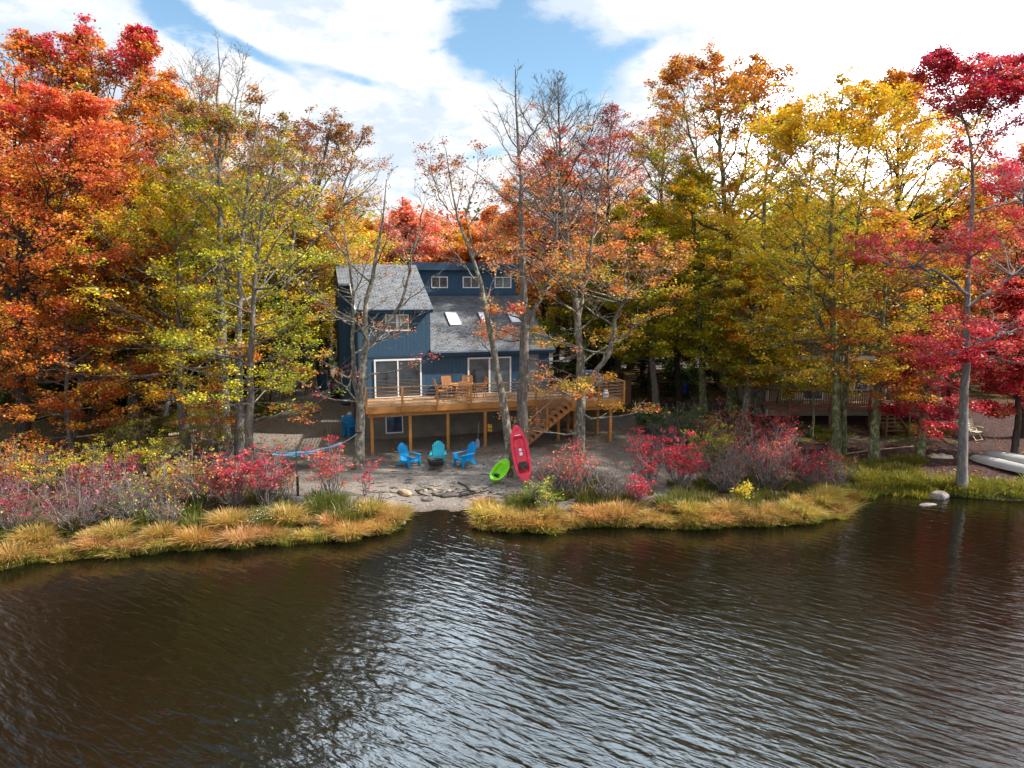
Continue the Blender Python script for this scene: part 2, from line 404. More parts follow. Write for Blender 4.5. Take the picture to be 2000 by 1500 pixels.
# ================================================================== terrain
shore_px = [(-900,1250),(-420,1175),(-150,1135),(0,1112),(100,1093),(200,1088),(300,1080),(400,1070),(500,1064),(600,1058),(700,1048),(765,1035),(783,1012),(800,999),
            (822,1003),(850,996),(885,1001),(912,996),(934,1002),(942,1030),(1000,1038),(1080,1038),(1150,1026),(1250,1028),(1350,1032),(1450,1027),(1550,1024),(1640,1010),(1680,985),
            (1688,962),(1740,957),(1800,966),(1900,974),(2000,980),(2150,990),(2500,1020),(3200,1080)]
SH = np.array([atZ(a, b, 0)[:2] for a, b in shore_px])
SH = np.vstack([[-160, 12], SH, [160, 20]])
order = np.argsort(SH[:, 0], kind='stable'); SHs = SH[order]
def seg_dist(X, Y, poly, closed=False):
    d = np.full(X.shape, 1e9)
    n = len(poly); rngi = range(n if closed else n - 1)
    for i in rngi:
        a = poly[i]; b = poly[(i + 1) % n]; ab = b - a; L = ab @ ab + 1e-9
        t = np.clip(((X - a[0]) * ab[0] + (Y - a[1]) * ab[1]) / L, 0, 1)
        d = np.minimum(d, np.hypot(X - a[0] - t * ab[0], Y - a[1] - t * ab[1]))
    return d
def shoreY(X): return np.interp(X, SHs[:, 0], SHs[:, 1])
def sstep(x, a, b):
    t = np.clip((x - a) / (b - a), 0, 1); return t * t * (3 - 2 * t)
def vnoise(X, Y, s=1.0, seed=0):
    o = seed * 1.7
    return (np.sin(X * 1.3 * s + 1.1 * np.sin(Y * .9 * s + o) + o) + np.sin(Y * 1.7 * s + 1.3 * np.sin(X * 1.1 * s - o)) + .5 * np.sin((X + Y) * 2.9 * s + o) + .4 * np.sin((X - 1.4 * Y) * 3.7 * s)) / 2.9
def terrain(X, Y):
    X = np.asarray(X, float); Y = np.asarray(Y, float)
    sd_ = seg_dist(X, Y, SH) * np.where(Y > shoreY(X), 1, -1)
    z = np.where(sd_ > 0, .30 * sstep(sd_, 0, 1.0) + .15 * sstep(sd_, 1, 6), -1.6 * sstep(-sd_, 0, 5) - .05)
    beach = sstep(X, -5.2, -4.2) * (1 - sstep(X, -1.4, -.6)) * (1 - sstep(Y, 27, 29))
    z = np.where(sd_ > 0, z - beach * np.clip(z - .09 * sd_, 0, 1) * .9, z)
    left = 1 - sstep(X, -9, -6.5)
    inl = sstep(sd_, 2, 6)
    zl = 1.5 * sstep(Y, 32, 42) + .25 * sstep(Y, 42, 60)
    zh = .25 * sstep(Y, 32, 38) + 1.2 * sstep(Y, 40, 48) + .2 * sstep(Y, 48, 60)
    zr = .75 * sstep(Y, 34, 43) + .9 * sstep(Y, 43, 65)
    right = sstep(X, 6.5, 10)
    z = z + inl * (left * zl + (1 - left) * (1 - right) * zh + right * zr)
    z = z + inl * .06 * vnoise(X, Y, .5, 1) + np.where(sd_ > .5, .02 * vnoise(X, Y, 2.5, 2), 0)
    return z
def tz(x, y): return float(terrain(np.array([x]), np.array([y]))[0])
def GP(px, py):
    z = .5
    for _ in range(12):
        p_ = atZ(px, py, z); z = .5 * z + .5 * tz(p_[0], p_[1])
    return np.array([p_[0], p_[1], tz(p_[0], p_[1])])
def polymask(X, Y, poly, soft):
    poly = np.array(poly, float); ins = np.zeros(X.shape, bool); n = len(poly); j = n - 1
    for i in range(n):
        xi, yi = poly[i]; xj, yj = poly[j]
        c = ((yi > Y) != (yj > Y)) & (X < (xj - xi) * (Y - yi) / (yj - yi + 1e-12) + xi)
        ins ^= c; j = i
    d = seg_dist(X, Y, poly, True) * np.where(ins, 1, -1)
    return np.clip(.5 + d / (2 * soft), 0, 1)

def build_ground():
    xs = np.unique(np.concatenate([np.linspace(-420, -34, 30), np.arange(-34, 34.01, .28), np.linspace(34, 420, 30)]))
    ys = np.unique(np.concatenate([np.linspace(-40, 13, 12), np.arange(13, 50, .28), np.arange(50, 80, 1.2), np.linspace(80, 900, 24)]))
    X, Y = np.meshgrid(xs, ys); Z = terrain(X, Y)
    V = np.stack([X, Y, Z], -1).reshape(-1, 3); nx, ny = len(xs), len(ys)
    I = np.arange(nx * ny).reshape(ny, nx)
    Q = np.stack([I[:-1, :-1], I[:-1, 1:], I[1:, 1:], I[1:, :-1]], -1).reshape(-1, 4)
    m, nt, b, o_ = new_mat('ground_surface')
    o = np_mesh('ground', V, Q, m, smooth=True); tag(o, kind='structure')
    beach = polymask(X, Y, [(-9.5, 27.2), (-6.5, 25.3), (-4.4, 24.0), (-1.6, 23.9), (1.5, 25.6), (6.5, 27.5), (9.0, 31), (10.2, 37), (9, 42), (-7, 42), (-7.5, 50), (-15, 50), (-19, 42), (-17.5, 37), (-14.5, 33.5), (-12.0, 30)], .6)
    mulch = polymask(X, Y, [(12.5, 31), (16, 29.5), (22, 27.5), (60, 28), (60, 44), (9.5, 46), (9, 38)], 1.2)
    grass = np.maximum(polymask(X, Y, [(13, 25), (13.3, 30.0), (16, 29.0), (22, 27.6), (60, 28.5), (60, 20)], .6), polymask(X, Y, [(14, 36), (24, 36), (24, 37.2), (14, 37.2)], 1.0) * .6)
    grass = np.maximum(grass, polymask(X, Y, [(-24, 44), (-16, 43), (-15, 50), (-24, 52)], 1) * .8)
    a = o.data.attributes.new('zone', 'FLOAT_VECTOR', 'POINT')
    a.data.foreach_set('vector', np.stack([beach, mulch, grass], -1).astype(np.float32).ravel())
    at = ND(nt, 'ShaderNodeAttribute', attribute_name='zone'); s = nt.nodes.new('ShaderNodeSeparateXYZ'); nt.links.new(at.outputs['Vector'], s.inputs[0])
    v = objcoord(nt)
    n1 = ND(nt, 'ShaderNodeTexNoise', Scale=9, Detail=8, Roughness=.75); nt.links.new(v, n1.inputs['Vector'])
    n2 = ND(nt, 'ShaderNodeTexNoise', Scale=.8, Detail=6, Roughness=.65); nt.links.new(v, n2.inputs['Vector'])
    n3 = ND(nt, 'ShaderNodeTexVoronoi', Scale=14); nt.links.new(v, n3.inputs['Vector'])
    litter = mixc(nt, n2.outputs[0], ramp(nt, n1.outputs[0], [(.35, (.035, .022, .014)), (.5, (.12, .065, .03)), (.68, (.26, .13, .05))]), ramp(nt, n1.outputs[0], [(.4, (.03, .035, .012)), (.7, (.10, .09, .03))]))
    sand = mixc(nt, ramp(nt, n2.outputs[0], [(.35, (0, 0, 0)), (.65, (1, 1, 1))]), ramp(nt, n1.outputs[0], [(.3, (.115, .095, .08)), (.6, (.25, .215, .185)), (.75, (.36, .31, .27))]), ramp(nt, n1.outputs[0], [(.3, (.155, .132, .113)), (.7, (.32, .28, .25))]))
    mul = ramp(nt, n1.outputs[0], [(.35, (.03, .017, .017)), (.55, (.085, .048, .045)), (.74, (.22, .14, .10))])
    gr = ramp(nt, n1.outputs[0], [(.3, (.03, .05, .01)), (.7, (.15, .19, .03))])
    edge = mathn(nt, 'MULTIPLY', mathn(nt, 'SUBTRACT', n2.outputs[0], .5), 1.2)
    def mk(ch): return ramp(nt, mathn(nt, 'ADD', s.outputs[ch], edge), [(.35, (0, 0, 0)), (.65, (1, 1, 1))])
    c = mixc(nt, mk('X'), litter, sand); c = mixc(nt, mk('Y'), c, mul); c = mixc(nt, mk('Z'), c, gr)
    g = nt.nodes.new('ShaderNodeNewGeometry'); sp = nt.nodes.new('ShaderNodeSeparateXYZ'); nt.links.new(g.outputs['Position'], sp.inputs[0])
    wet = ramp(nt, mathn(nt, 'ADD', sp.outputs['Z'], mathn(nt, 'MULTIPLY', n1.outputs[0], .05)), [(0.0, (1, 1, 1)), (.11, (0, 0, 0))])
    c = mixc(nt, mathn(nt, 'MULTIPLY', wet, .75), c, (.07, .035, .02))
    nt.links.new(c, b.inputs['Base Color']); b.inputs['Roughness'].default_value = .95; b.inputs['Specular IOR Level'].default_value = .2
    n4 = ND(nt, 'ShaderNodeTexNoise', Scale=3.2, Detail=4, Roughness=.6); nt.links.new(v, n4.inputs['Vector'])
    hh = mathn(nt, 'ADD', mathn(nt, 'MULTIPLY', n4.outputs[0], 1.6), mathn(nt, 'ADD', n1.outputs[0], mathn(nt, 'MULTIPLY', n3.outputs['Distance'], .4)))
    bump(nt, b, hh, .9, .07)
build_ground()

def build_water():
    m, nt, b, o_ = new_mat('lake_water')
    b.inputs['Base Color'].default_value = (.0058, .0052, .0026, 1); b.inputs['Roughness'].default_value = .045
    b.inputs['IOR'].default_value = 1.36; b.inputs['Specular IOR Level'].default_value = .5
    ang = R(-33)
    v = objcoord(nt, (1, 1, 1), (0, 0, -ang))
    def stretched(sx, sy, scale, detail, rough=.55, w=None):
        mp_ = nt.nodes.new('ShaderNodeMapping'); mp_.inputs['Scale'].default_value = (sx, sy, 1); nt.links.new(v, mp_.inputs[0])
        n = ND(nt, 'ShaderNodeTexNoise', Scale=scale, Detail=detail, Roughness=rough, Distortion=.35); nt.links.new(mp_.outputs[0], n.inputs['Vector']); return n.outputs[0]
    a1 = stretched(.28, 1.0, 4.6, 2, .5)
    a2 = stretched(.45, 1.0, 9, 3, .6)
    a3 = stretched(.25, .5, 1.1, 2)
    patch = stretched(.5, 1, .25, 3)
    h = mathn(nt, 'ADD', mathn(nt, 'MULTIPLY', a1, .85), mathn(nt, 'MULTIPLY', a2, .20))
    h = mathn(nt, 'ADD', h, mathn(nt, 'MULTIPLY', a3, .6))
    h = mathn(nt, 'MULTIPLY', h, ramp(nt, patch, [(.3, (.75, .75, .75)), (.7, (1.15, 1.15, 1.15))]))
    g = nt.nodes.new('ShaderNodeNewGeometry'); sp = nt.nodes.new('ShaderNodeSeparateXYZ'); nt.links.new(g.outputs['Position'], sp.inputs[0])
    mr = nt.nodes.new('ShaderNodeMapRange'); mr.interpolation_type = 'SMOOTHSTEP'; nt.links.new(mathn(nt, 'ADD', sp.outputs['Y'], mathn(nt, 'MULTIPLY', sp.outputs['X'], -.12)), mr.inputs[0])
    for i_, x_ in enumerate((14.5, 22.0, 1.0, .42)): mr.inputs[1 + i_].default_value = x_      # calmer in the lee of the shore
    h = mathn(nt, 'MULTIPLY', h, mr.outputs[0])
    bump(nt, b, h, 1.0, .064)
    V = np.array([(-600, -60, 0), (600, -60, 0), (600, 45, 0), (-600, 45, 0)], float)
    # water sheet stops a little inside the bank
    o = np_mesh('water', V, np.array([[0, 1, 2, 3]]), m); tag(o, kind='structure')
build_water()

# road beyond the trees, laid on the terrain
def strip(name, pts, w, mat, dz):
    pts = np.array(pts, float); out = []; k = 60
    t = np.linspace(0, len(pts) - 1, k); P = np.stack([np.interp(t, range(len(pts)), pts[:, i]) for i in (0, 1)], -1)
    T = np.gradient(P, axis=0); T /= np.linalg.norm(T, axis=1, keepdims=True); N = np.stack([-T[:, 1], T[:, 0]], -1)
    cols = []
    for s in np.linspace(-w / 2, w / 2, 7):
        q = P + N * s; cols.append(np.column_stack([q, terrain(q[:, 0], q[:, 1]) + dz]))
    V = np.stack(cols, 1).reshape(-1, 3); I = np.arange(k * 7).reshape(k, 7)
    Q = np.stack([I[:-1, :-1], I[:-1, 1:], I[1:, 1:], I[1:, :-1]], -1).reshape(-1, 4)
    return np_mesh(name, V, Q, mat, smooth=True)
tag(strip('road', [(-60, 58), (-30, 55), (-14, 56), (0, 60), (20, 64)], 9, simple('road_asphalt', (.34, .30, .29), .9, .15, 5, .1), .05), kind='structure')

# ================================================================== trees
PAL = {
 'orange': [(.80, .28, .025), (.74, .21, .02), (.84, .37, .035), (.66, .17, .02)],
 'redorange': [(.80, .17, .045), (.72, .11, .045), (.84, .26, .06), (.64, .08, .04), (.84, .24, .11)],
 'crimson': [(.62, .024, .065), (.72, .04, .08), (.48, .018, .05), (.78, .10, .08)],
 'magenta': [(.44, .025, .075), (.36, .018, .055), (.50, .05, .08)],
 'yellow': [(.86, .55, .015), (.82, .46, .012), (.72, .52, .02), (.88, .62, .03)],
 'gold': [(.84, .40, .015), (.80, .33, .012), (.80, .48, .02), (.62, .40, .02)],
 'yg': [(.56, .52, .018), (.66, .56, .02), (.40, .43, .018), (.74, .58, .02)],
 'olive': [(.33, .32, .028), (.42, .37, .03), (.24, .26, .022), (.46, .34, .03)],
 'green': [(.16, .25, .02), (.23, .32, .024), (.11, .19, .018), (.34, .38, .025)],
 'dgreen': [(.045, .095, .02), (.065, .125, .027), (.03, .07, .018)],
 'rust': [(.58, .21, .025), (.50, .15, .02), (.64, .28, .03), (.40, .12, .02)],
 'salmon': [(.80, .34, .13), (.76, .26, .09), (.82, .40, .14), (.68, .22, .09)],
 'pink': [(.82, .34, .25), (.80, .38, .24), (.76, .26, .20)],
 'brown': [(.30, .13, .04), (.22, .095, .03), (.36, .17, .045)],
 'darkred': [(.36, .055, .04), (.42, .07, .045), (.27, .04, .035)],
 'purple': [(.24, .03, .07), (.30, .04, .085), (.17, .025, .05)],
}
PAL = {k: np.array(v) for k, v in PAL.items()}
def leaves(C, col, size, tilt=.55, flat=None):
    """diamond leaves centred at C (n,3)"""
    n = len(C)
    nrm = rng.normal(0, tilt, (n, 3)); nrm[:, 2] += 1; nrm /= np.linalg.norm(nrm, axis=1, keepdims=True)
    az = rng.uniform(0, 2 * math.pi, n); d = np.stack([np.cos(az), np.sin(az), np.zeros(n)], -1)
    a = d - nrm * (d * nrm).sum(1, keepdims=True); a /= np.linalg.norm(a, axis=1, keepdims=True) + 1e-9
    b = np.cross(nrm, a); s = size * rng.uniform(.5, 1.45, (n, 1))
    V = np.stack([C - a * s * .55, C + b * s * .42 + a * s * .05, C + a * s * .55, C - b * s * .42 + a * s * .05], 1).reshape(-1, 3)
    Q = np.arange(n * 4).reshape(n, 4); return V, Q, col
def resample(path, k):
    path = np.array(path, float); d = np.r_[0, np.cumsum(np.linalg.norm(np.diff(path, axis=0), axis=1))]
    t = np.linspace(0, d[-1], k)
    P = np.stack([np.interp(t, d, path[:, i]) for i in range(3)], -1)
    if k > 6:
        for _ in range(2): P[1:-1] = .25 * P[:-2] + .5 * P[1:-1] + .25 * P[2:]
    return P
def pick(names, wts, n):
    """n colours from weighted palettes"""
    names = list(names); k = rng.choice(len(names), n, p=np.array(wts) / sum(wts))
    out = np.zeros((n, 3))
    for i, nm in enumerate(names):
        m_ = k == i; c = PAL[nm][rng.integers(0, len(PAL[nm]), m_.sum())]; out[m_] = c
    return out
def tree(name, label, stems, rad, pal, crown=(.3, 1.0), n1=26, n2=6, n3=4, nl=12, size=.15, r0=.16, bark_='grey',
         elev=(15, 60), bare=None, spread=.22, droop=0.0, prof='round', group=None, cat='tree', center=None, clump=.55, gapw=0.0):
    """stems: list of 3D paths. rad: crown radius in metres. pal: list of (height fraction, {palette: weight})"""
    stems = [np.array(s, float) for s in stems]; size = size * .62; nl = nl * 2.5; spread = spread * .72
    base = stems[0][0].copy(); root = empty(name, base, label=label, cat=cat, group=group)
    z0 = base[2]; ztop = max(s[-1][2] for s in stems); Ht = ztop - z0
    TV, TQ = [], []; off = 0
    def addt(P, Rr, n):
        nonlocal off
        V, Q = tubes(P - base, Rr, n); TV.append(V); TQ.append(Q + off); off += len(V)
    starts, dirs, lens, rads, hts = [], [], [], [], []
    for si, s in enumerate(stems):
        k = 16; P = resample(s, k); hf = (P[:, 2] - z0) / Ht
        jit = rng.normal(0, .012 * rad, P.shape); jit[0] = 0; P = P + jit
        rr = r0 * (1.25 if si == 0 else .75) * np.clip(1.02 - hf * .93, .06, 1) ** 1.1
        if si == 0: rr[0] *= 1.35
        addt(P[None], rr[None], 9 if r0 > .1 else 6)
        m = max(3, int(n1 / len(stems)))
        hh = np.linspace(max(crown[0], hf[0] + .03), crown[1] * .985, m) + rng.normal(0, .012, m)
        hh = np.clip(hh, hf[0], hf[-1])
        pos = np.stack([np.interp(hh, hf, P[:, i]) for i in range(3)], -1); r_ = np.interp(hh, hf, rr)
        az = np.arange(m) * 2.399 + rng.uniform(0, 6.28) + rng.normal(0, .35, m)
        t = (hh - crown[0]) / (1.001 - crown[0]); t = np.clip(t, 0, 1)
        el = R(elev[0]) + (R(elev[1]) - R(elev[0])) * t + rng.normal(0, .14, m)
        if prof == 'round': L = rad * (np.sqrt(np.clip(1 - (2 * t - .75) ** 2 / 1.9, .03, 1)))
        elif prof == 'cone': L = rad * (1.02 - t) ** .8
        elif prof == 'vase': L = rad * (.45 + .55 * np.sin(np.clip(t * 1.25 + .1, 0, 1) * math.pi))
        else: L = rad * np.ones(m)
        L = np.maximum(L * rng.uniform(.72, 1.15, m), .5)
        L = np.minimum(L, np.maximum((ztop + .25 - pos[:, 2]) / (np.maximum(np.sin(el), 0) + .95), .55))
        starts.append(pos); dirs.append(np.stack([np.cos(az) * np.cos(el), np.sin(az) * np.cos(el), np.sin(el)], -1)); lens.append(L); rads.append(np.minimum(r_ * .55, .012 + L * .014))
    S = np.concatenate(starts); D = np.concatenate(dirs); L = np.concatenate(lens); Rb = np.concatenate(rads)
    m = len(S); k = 6; t = np.linspace(0, 1, k)[None, :, None]
    wob = np.cumsum(rng.normal(0, .05, (m, k, 3)), axis=1); wob[:, 0] = 0
    P1 = S[:, None] + D[:, None] * L[:, None, None] * t + wob * L[:, None, None] * .6
    P1[:, :, 2] += (t[..., 0] ** 2) * L[:, None] * (.18 - droop)
    addt(P1, Rb[:, None] * np.linspace(1, .3, k)[None], 5)
    # secondary
    def sub(P, L_, n, frac, lo, spreadang, kk):
        m_ = len(P); K = P.shape[1]
        s_ = rng.uniform(lo, 1, (m_, n)); s_[:, -1] = .97
        ii = s_ * (K - 1); i0 = np.clip(ii.astype(int), 0, K - 2); f = (ii - i0)[..., None]; ar = np.arange(m_)[:, None]
        q = P[ar, i0] * (1 - f) + P[ar, i0 + 1] * f; d = P[ar, i0 + 1] - P[ar, i0]; d /= np.linalg.norm(d, axis=2, keepdims=True) + 1e-9
        side = rng.choice([-1, 1], (m_, n, 1)); hz = np.stack([-d[..., 1], d[..., 0], np.zeros_like(d[..., 0])], -1); hz /= np.linalg.norm(hz, axis=2, keepdims=True) + 1e-9
        dd = d * math.cos(spreadang) + hz * side * math.sin(spreadang) + rng.normal(0, .22, d.shape); dd[..., 2] += .10 - droop * .5
        dd /= np.linalg.norm(dd, axis=2, keepdims=True)
        l = L_[:, None] * frac * (1.15 - .6 * s_) * rng.uniform(.7, 1.3, (m_, n))
        q = q.reshape(-1, 3); dd = dd.reshape(-1, 3); l = l.reshape(-1)
        t_ = np.linspace(0, 1, kk)[None, :, None]; w_ = np.cumsum(rng.normal(0, .07, (len(q), kk, 3)), axis=1); w_[:, 0] = 0
        PP = q[:, None] + dd[:, None] * l[:, None, None] * t_ + w_ * l[:, None, None] * .7
        return PP, l
    P2, L2 = sub(P1, L, n2, .52, .22, .75, 4)
    addt(P2, np.linspace(1, .4, 4)[None] * (.006 + .007 * L2[:, None]), 4)
    P3, L3 = sub(P2, L2, n3, .62, .25, .7, 3)
    addt(P3, np.linspace(1, .5, 3)[None] * (.0045 + .005 * np.minimum(L3[:, None], 1)), 3)
    V = np.concatenate(TV); Q = np.concatenate(TQ)
    np_mesh('trunk', V, Q, M_BARK[bark_], root, smooth=True)
    # leaves
    tips = P3; hts = np.clip((tips[:, -1, 2] - z0) / Ht, 0, 1)
    keep = np.ones(len(tips), bool)
    if bare is not None: keep = rng.uniform(0, 1, len(tips)) < np.interp(hts, [b_[0] for b_ in bare], [b_[1] for b_ in bare])
    if gapw > 0:   # whole limbs thin out
        limb = rng.uniform(0, 1, m) < gapw; keep &= ~(np.repeat(limb, n2 * n3) & (rng.uniform(0, 1, len(tips)) < .8))
    keep &= rng.uniform(0, 1, len(tips)) < np.repeat(np.clip(L / (.30 * rad), .22, 1), n2 * n3)      # short leaders carry few leaves
    cl_ = vnoise(tips[:, -1, 0] * 1.1 + tips[:, -1, 1] * .7, tips[:, -1, 2] * 1.6, 1.2, int(rad * 10)); keep &= rng.uniform(-1.25, .6, len(tips)) < cl_ + .1   # gaps between sprays
    tips = tips[keep]; hts = hts[keep]
    if len(tips) and nl > 0:
        nt_ = len(tips); hs = [p_[0] for p_ in pal]
        # colour per tip, smoothly varying through the crown
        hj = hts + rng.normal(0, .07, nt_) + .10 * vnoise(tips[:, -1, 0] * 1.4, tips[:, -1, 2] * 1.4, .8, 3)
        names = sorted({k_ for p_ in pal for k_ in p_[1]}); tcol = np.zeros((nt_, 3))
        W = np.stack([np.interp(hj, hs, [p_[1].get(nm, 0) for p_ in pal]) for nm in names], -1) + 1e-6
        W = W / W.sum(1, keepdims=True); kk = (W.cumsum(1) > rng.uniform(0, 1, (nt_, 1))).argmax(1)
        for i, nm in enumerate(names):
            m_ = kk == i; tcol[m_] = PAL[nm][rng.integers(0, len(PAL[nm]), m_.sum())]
        cnt = rng.poisson(nl, nt_); rep = np.repeat(np.arange(nt_), cnt); n = len(rep)
        s_ = rng.uniform(.25, 1.1, n); ii = np.clip(s_ * 2, 0, 1.999); i0 = ii.astype(int); f = (ii - i0)[:, None]
        C = tips[rep, i0] * (1 - f) + tips[rep, i0 + 1] * f
        C = C + rng.normal(0, 1, (n, 3)) * np.array([spread, spread, spread * .5]); C[:, 2] -= .05
        col = tcol[rep] * rng.uniform(.72, 1.22, (n, 1)); col *= 1 + rng.normal(0, .07, (n, 3)); col = np.clip(col, .004, .85)
        Vl, Ql, cl = leaves(C - base, col, size)
        np_mesh('crown', Vl, Ql, M_LEAF, root, tint=cl)
    return root
def pth(pts, Y, bend=0):
    """trunk path through pixels at a given distance; the first point is dropped onto the ground"""
    P = []
    for i, (a, b) in enumerate(pts):
        q = atY(a, b, Y + bend * i); P.append(q)
    P[0][2] = tz(P[0][0], P[0][1]) - .08
    return P

# ================================================================== the blue house (local axes: x along the front, y into the house)
TH = R(17)
HO = atY(703, 780, 36)
def HW(u, v, w=0): return (HO[0] + u * math.cos(TH) - v * math.sin(TH), HO[1] + u * math.sin(TH) + v * math.cos(TH), w)
house = empty('blue_house', (HO[0], HO[1], 0), TH, label='two-storey blue house with grey shingled roofs and white-framed sliding doors above the beach', cat='house')
SLP = .45; DZ = 2.90
FL = 2.72            # wall bottom at the front (foundation below)
UL = 3.72            # right side of the tall left block
WR = 10.35           # right end
E1, E2 = 7.42, 5.18  # wall tops at the front
m = MB()
RZ = 5.0             # ridge depth of the tall block
# tall left block, body with sloping top
m.prism([(0, FL), (0, E1), (RZ, E1 + SLP * RZ), (9.0, E1 + SLP * RZ - .35 * 4.0), (9.0, .9), (4.0, .9), (4.0, FL)], 0, UL, axis=0)
# chimney bump-out on the left side
m.prism([(4.4, 1.95), (4.4, E1 + SLP * 4.4 - .55), (7.6, E1 + SLP * 4.4 - .3), (7.6, 1.2)], -.66, 0, axis=0)
# lower right block
m.prism([(.003, FL), (.003, E2), (6.2, E2 + SLP * 6.2), (9.0, E2 + SLP * 6.2), (9.0, .9), (4.0, .9), (4.0, FL)], UL + .003, WR, axis=0)
m.build('wall', M_BLUE, house)
# clerestory
m = MB(); m.prism([(6.0, 7.6), (6.0, 9.80), (9.4, 9.1), (9.4, 7.6)], UL + .05, 10.3, axis=0); m.build('clerestory', M_BLUE, house)
def slab(u0, u1, v0, v1, z_at0, slope, th=.10):
    mm = MB(); a = z_at0 + slope * v0; b = z_at0 + slope * v1
    mm.hexa([(u0, v0, a - th), (u1, v0, a - th), (u1, v1, b - th), (u0, v1, b - th), (u0, v0, a), (u1, v0, a), (u1, v1, b), (u0, v1, b)]); return mm
o = slab(-.12, UL + .12, -.32, RZ, E1 + .22, SLP)
o.add(*[(lambda q: q)(x) for x in (slab(-.75, -.12, 2.55, RZ, E1 + .22, SLP).v, slab(0, 1, 0, 1, 0, 0).f)])
o.add(slab(-.12, UL + .12, RZ, 9.3, E1 + .22 + SLP * RZ + .35 * RZ, -.35).v, slab(0, 1, 0, 1, 0, 0).f)
o.add(slab(-.75, -.12, RZ, 8.0, E1 + .22 + SLP * RZ + .35 * RZ, -.35).v, slab(0, 1, 0, 1, 0, 0).f)
tall_roof = o.build('roof', M_SHINGLE, house)
low_roof = slab(UL - .02, WR + .22, -.32, 5.98, E2 + .22, SLP).build('roof', M_SHINGLE, house)
slab(UL - .15, 10.55, 5.68, 9.7, 10.03 + .20 * 5.9, -.20, .09).build('roof', M_SHINGLE, house)
# fascias and trims, 3 cm proud
m = MB()
m.box((-.10, -.36, E1 - .14), (UL + .10, -.322, E1 + .08 - SLP * .0)); 
m.build('eave_board', M_BLUETRIM, house)
m = MB(); m.box((UL + .02, -.36, E2 - .16), (WR + .20, -.322, E2 + .06)); m.build('eave_board', M_BLUETRIM, house)
m = MB(); m.box((UL - .15, 5.64, 9.62), (10.55, 5.678, 10.06)); m.build('eave_board', M_BLUETRIM, house)
m = MB(); m.box((UL + .12, 5.96, 8.02), (10.30, 5.998, 8.22)); m.build('trim_board', M_BLUETRIM, house)
m = MB()   # rake boards
for u, z0, v1 in ((-.155, E1 + .22, 2.5), ):
    m.hexa([(u, -.34, z0 + SLP * -.34 - .22), (u + .032, -.34, z0 + SLP * -.34 - .22), (u + .032, v1, z0 + SLP * v1 - .22), (u, v1, z0 + SLP * v1 - .22), (u, -.34, z0 + SLP * -.34 + .02), (u + .032, -.34, z0 + SLP * -.34 + .02), (u + .032, v1, z0 + SLP * v1 + .02), (u, v1, z0 + SLP * v1 + .02)])
m.build('rake_board', M_WHITE, house)
m = MB(); u = WR + .223; z0 = E2 + .22
m.hexa([(u, -.34, z0 + SLP * -.34 - .24), (u + .03, -.34, z0 + SLP * -.34 - .24), (u + .03, 6.0, z0 + SLP * 6 - .24), (u, 6.0, z0 + SLP * 6 - .24), (u, -.34, z0 + SLP * -.34 + .02), (u + .03, -.34, z0 + SLP * -.34 + .02), (u + .03, 6.0, z0 + SLP * 6 + .02), (u, 6.0, z0 + SLP * 6 + .02)])
m.build('rake_board', M_BLUETRIM, house)
m = MB(); m.box((0, -.022, 4.98), (UL + .05, -.001, 5.09)); m.box((-.03, -.03, FL), (.07, -.001, E1 - .1)); m.build('band_board', M_BLUETRIM, house)
# eave soffits
m = MB(); m.box((0, -.31, E1 - .05), (UL, -.004, E1 - .02)); m.build('soffit', M_BLUETRIM, house)
m = MB(); m.box((UL + .05, -.31, E2 - .06), (WR, -.004, E2 - .03)); m.build('soffit', M_BLUETRIM, house)
# foundation
m = MB(); m.box((.04, .05, .2), (WR - .04, 9, FL + .002)); m.build('foundation', M_CONC, house)

def win(parent, u0, u1, z0, z1, v, name='window', fw=.07, mull=(), rails=(), glass=M_GLASS, fm=M_WHITE, curtain=False):
    """a window whose frame and pane are sub-parts"""
    p = MB(); p.box((u0 + fw, v - .012, z0 + fw), (u1 - fw, v - .006, z1 - fw)); pane = p.build(name, glass, parent)
    f = MB(); y0, y1 = v - .05, v + .01
    f.box((u0, y0, z0), (u0 + fw, y1, z1)); f.box((u1 - fw, y0, z0), (u1, y1, z1))
    f.box((u0 + fw, y0, z0), (u1 - fw, y1, z0 + fw)); f.box((u0 + fw, y0, z1 - fw), (u1 - fw, y1, z1))
    for a, w_ in mull: f.box((a - w_ / 2, y0 + .008, z0 + fw), (a + w_ / 2, y1 - .01, z1 - fw))
    for a, w_ in rails:
        xs = [u0 + fw] + [q for aa, ww in mull for q in (aa - ww / 2, aa + ww / 2)] + [u1 - fw]
        for i in range(0, len(xs), 2): f.box((xs[i], y0 + .014, a - w_ / 2), (xs[i + 1], y1 - .01, a + w_ / 2))
    f.build('frame', fm, pane); return pane
win(house, 1.39, 2.60, 6.36, 7.22, 0, mull=[(2.0, .13)], rails=[(6.80, .05)], fw=.065)
d1 = win(house, .76, 3.22, FL + .13, 4.90, 0, 'sliding_door', .08, mull=[(1.98, .07)])
b = MB()
for i in range(12): b.box((.90, -.030, 2.98 + i * .075), (3.08, -.016, 2.992 + i * .075))
b.build('blind', M_GREY, d1)
d2 = win(house, 5.71, 8.14, FL + .13, 4.86, 0, 'sliding_door', .08, mull=[(6.92, .09)])
pm = MB(); pm.box((7.0, -.02, 2.98), (8.02, -.014, 4.74)); pm.build('screen', simple('grey_screen', (.11, .14, .16), .5, .2, 3, 0), d2)
win(house, 1.28, 2.20, .98, 1.92, .05, fw=.06, mull=[], glass=M_GLASSDUSK)
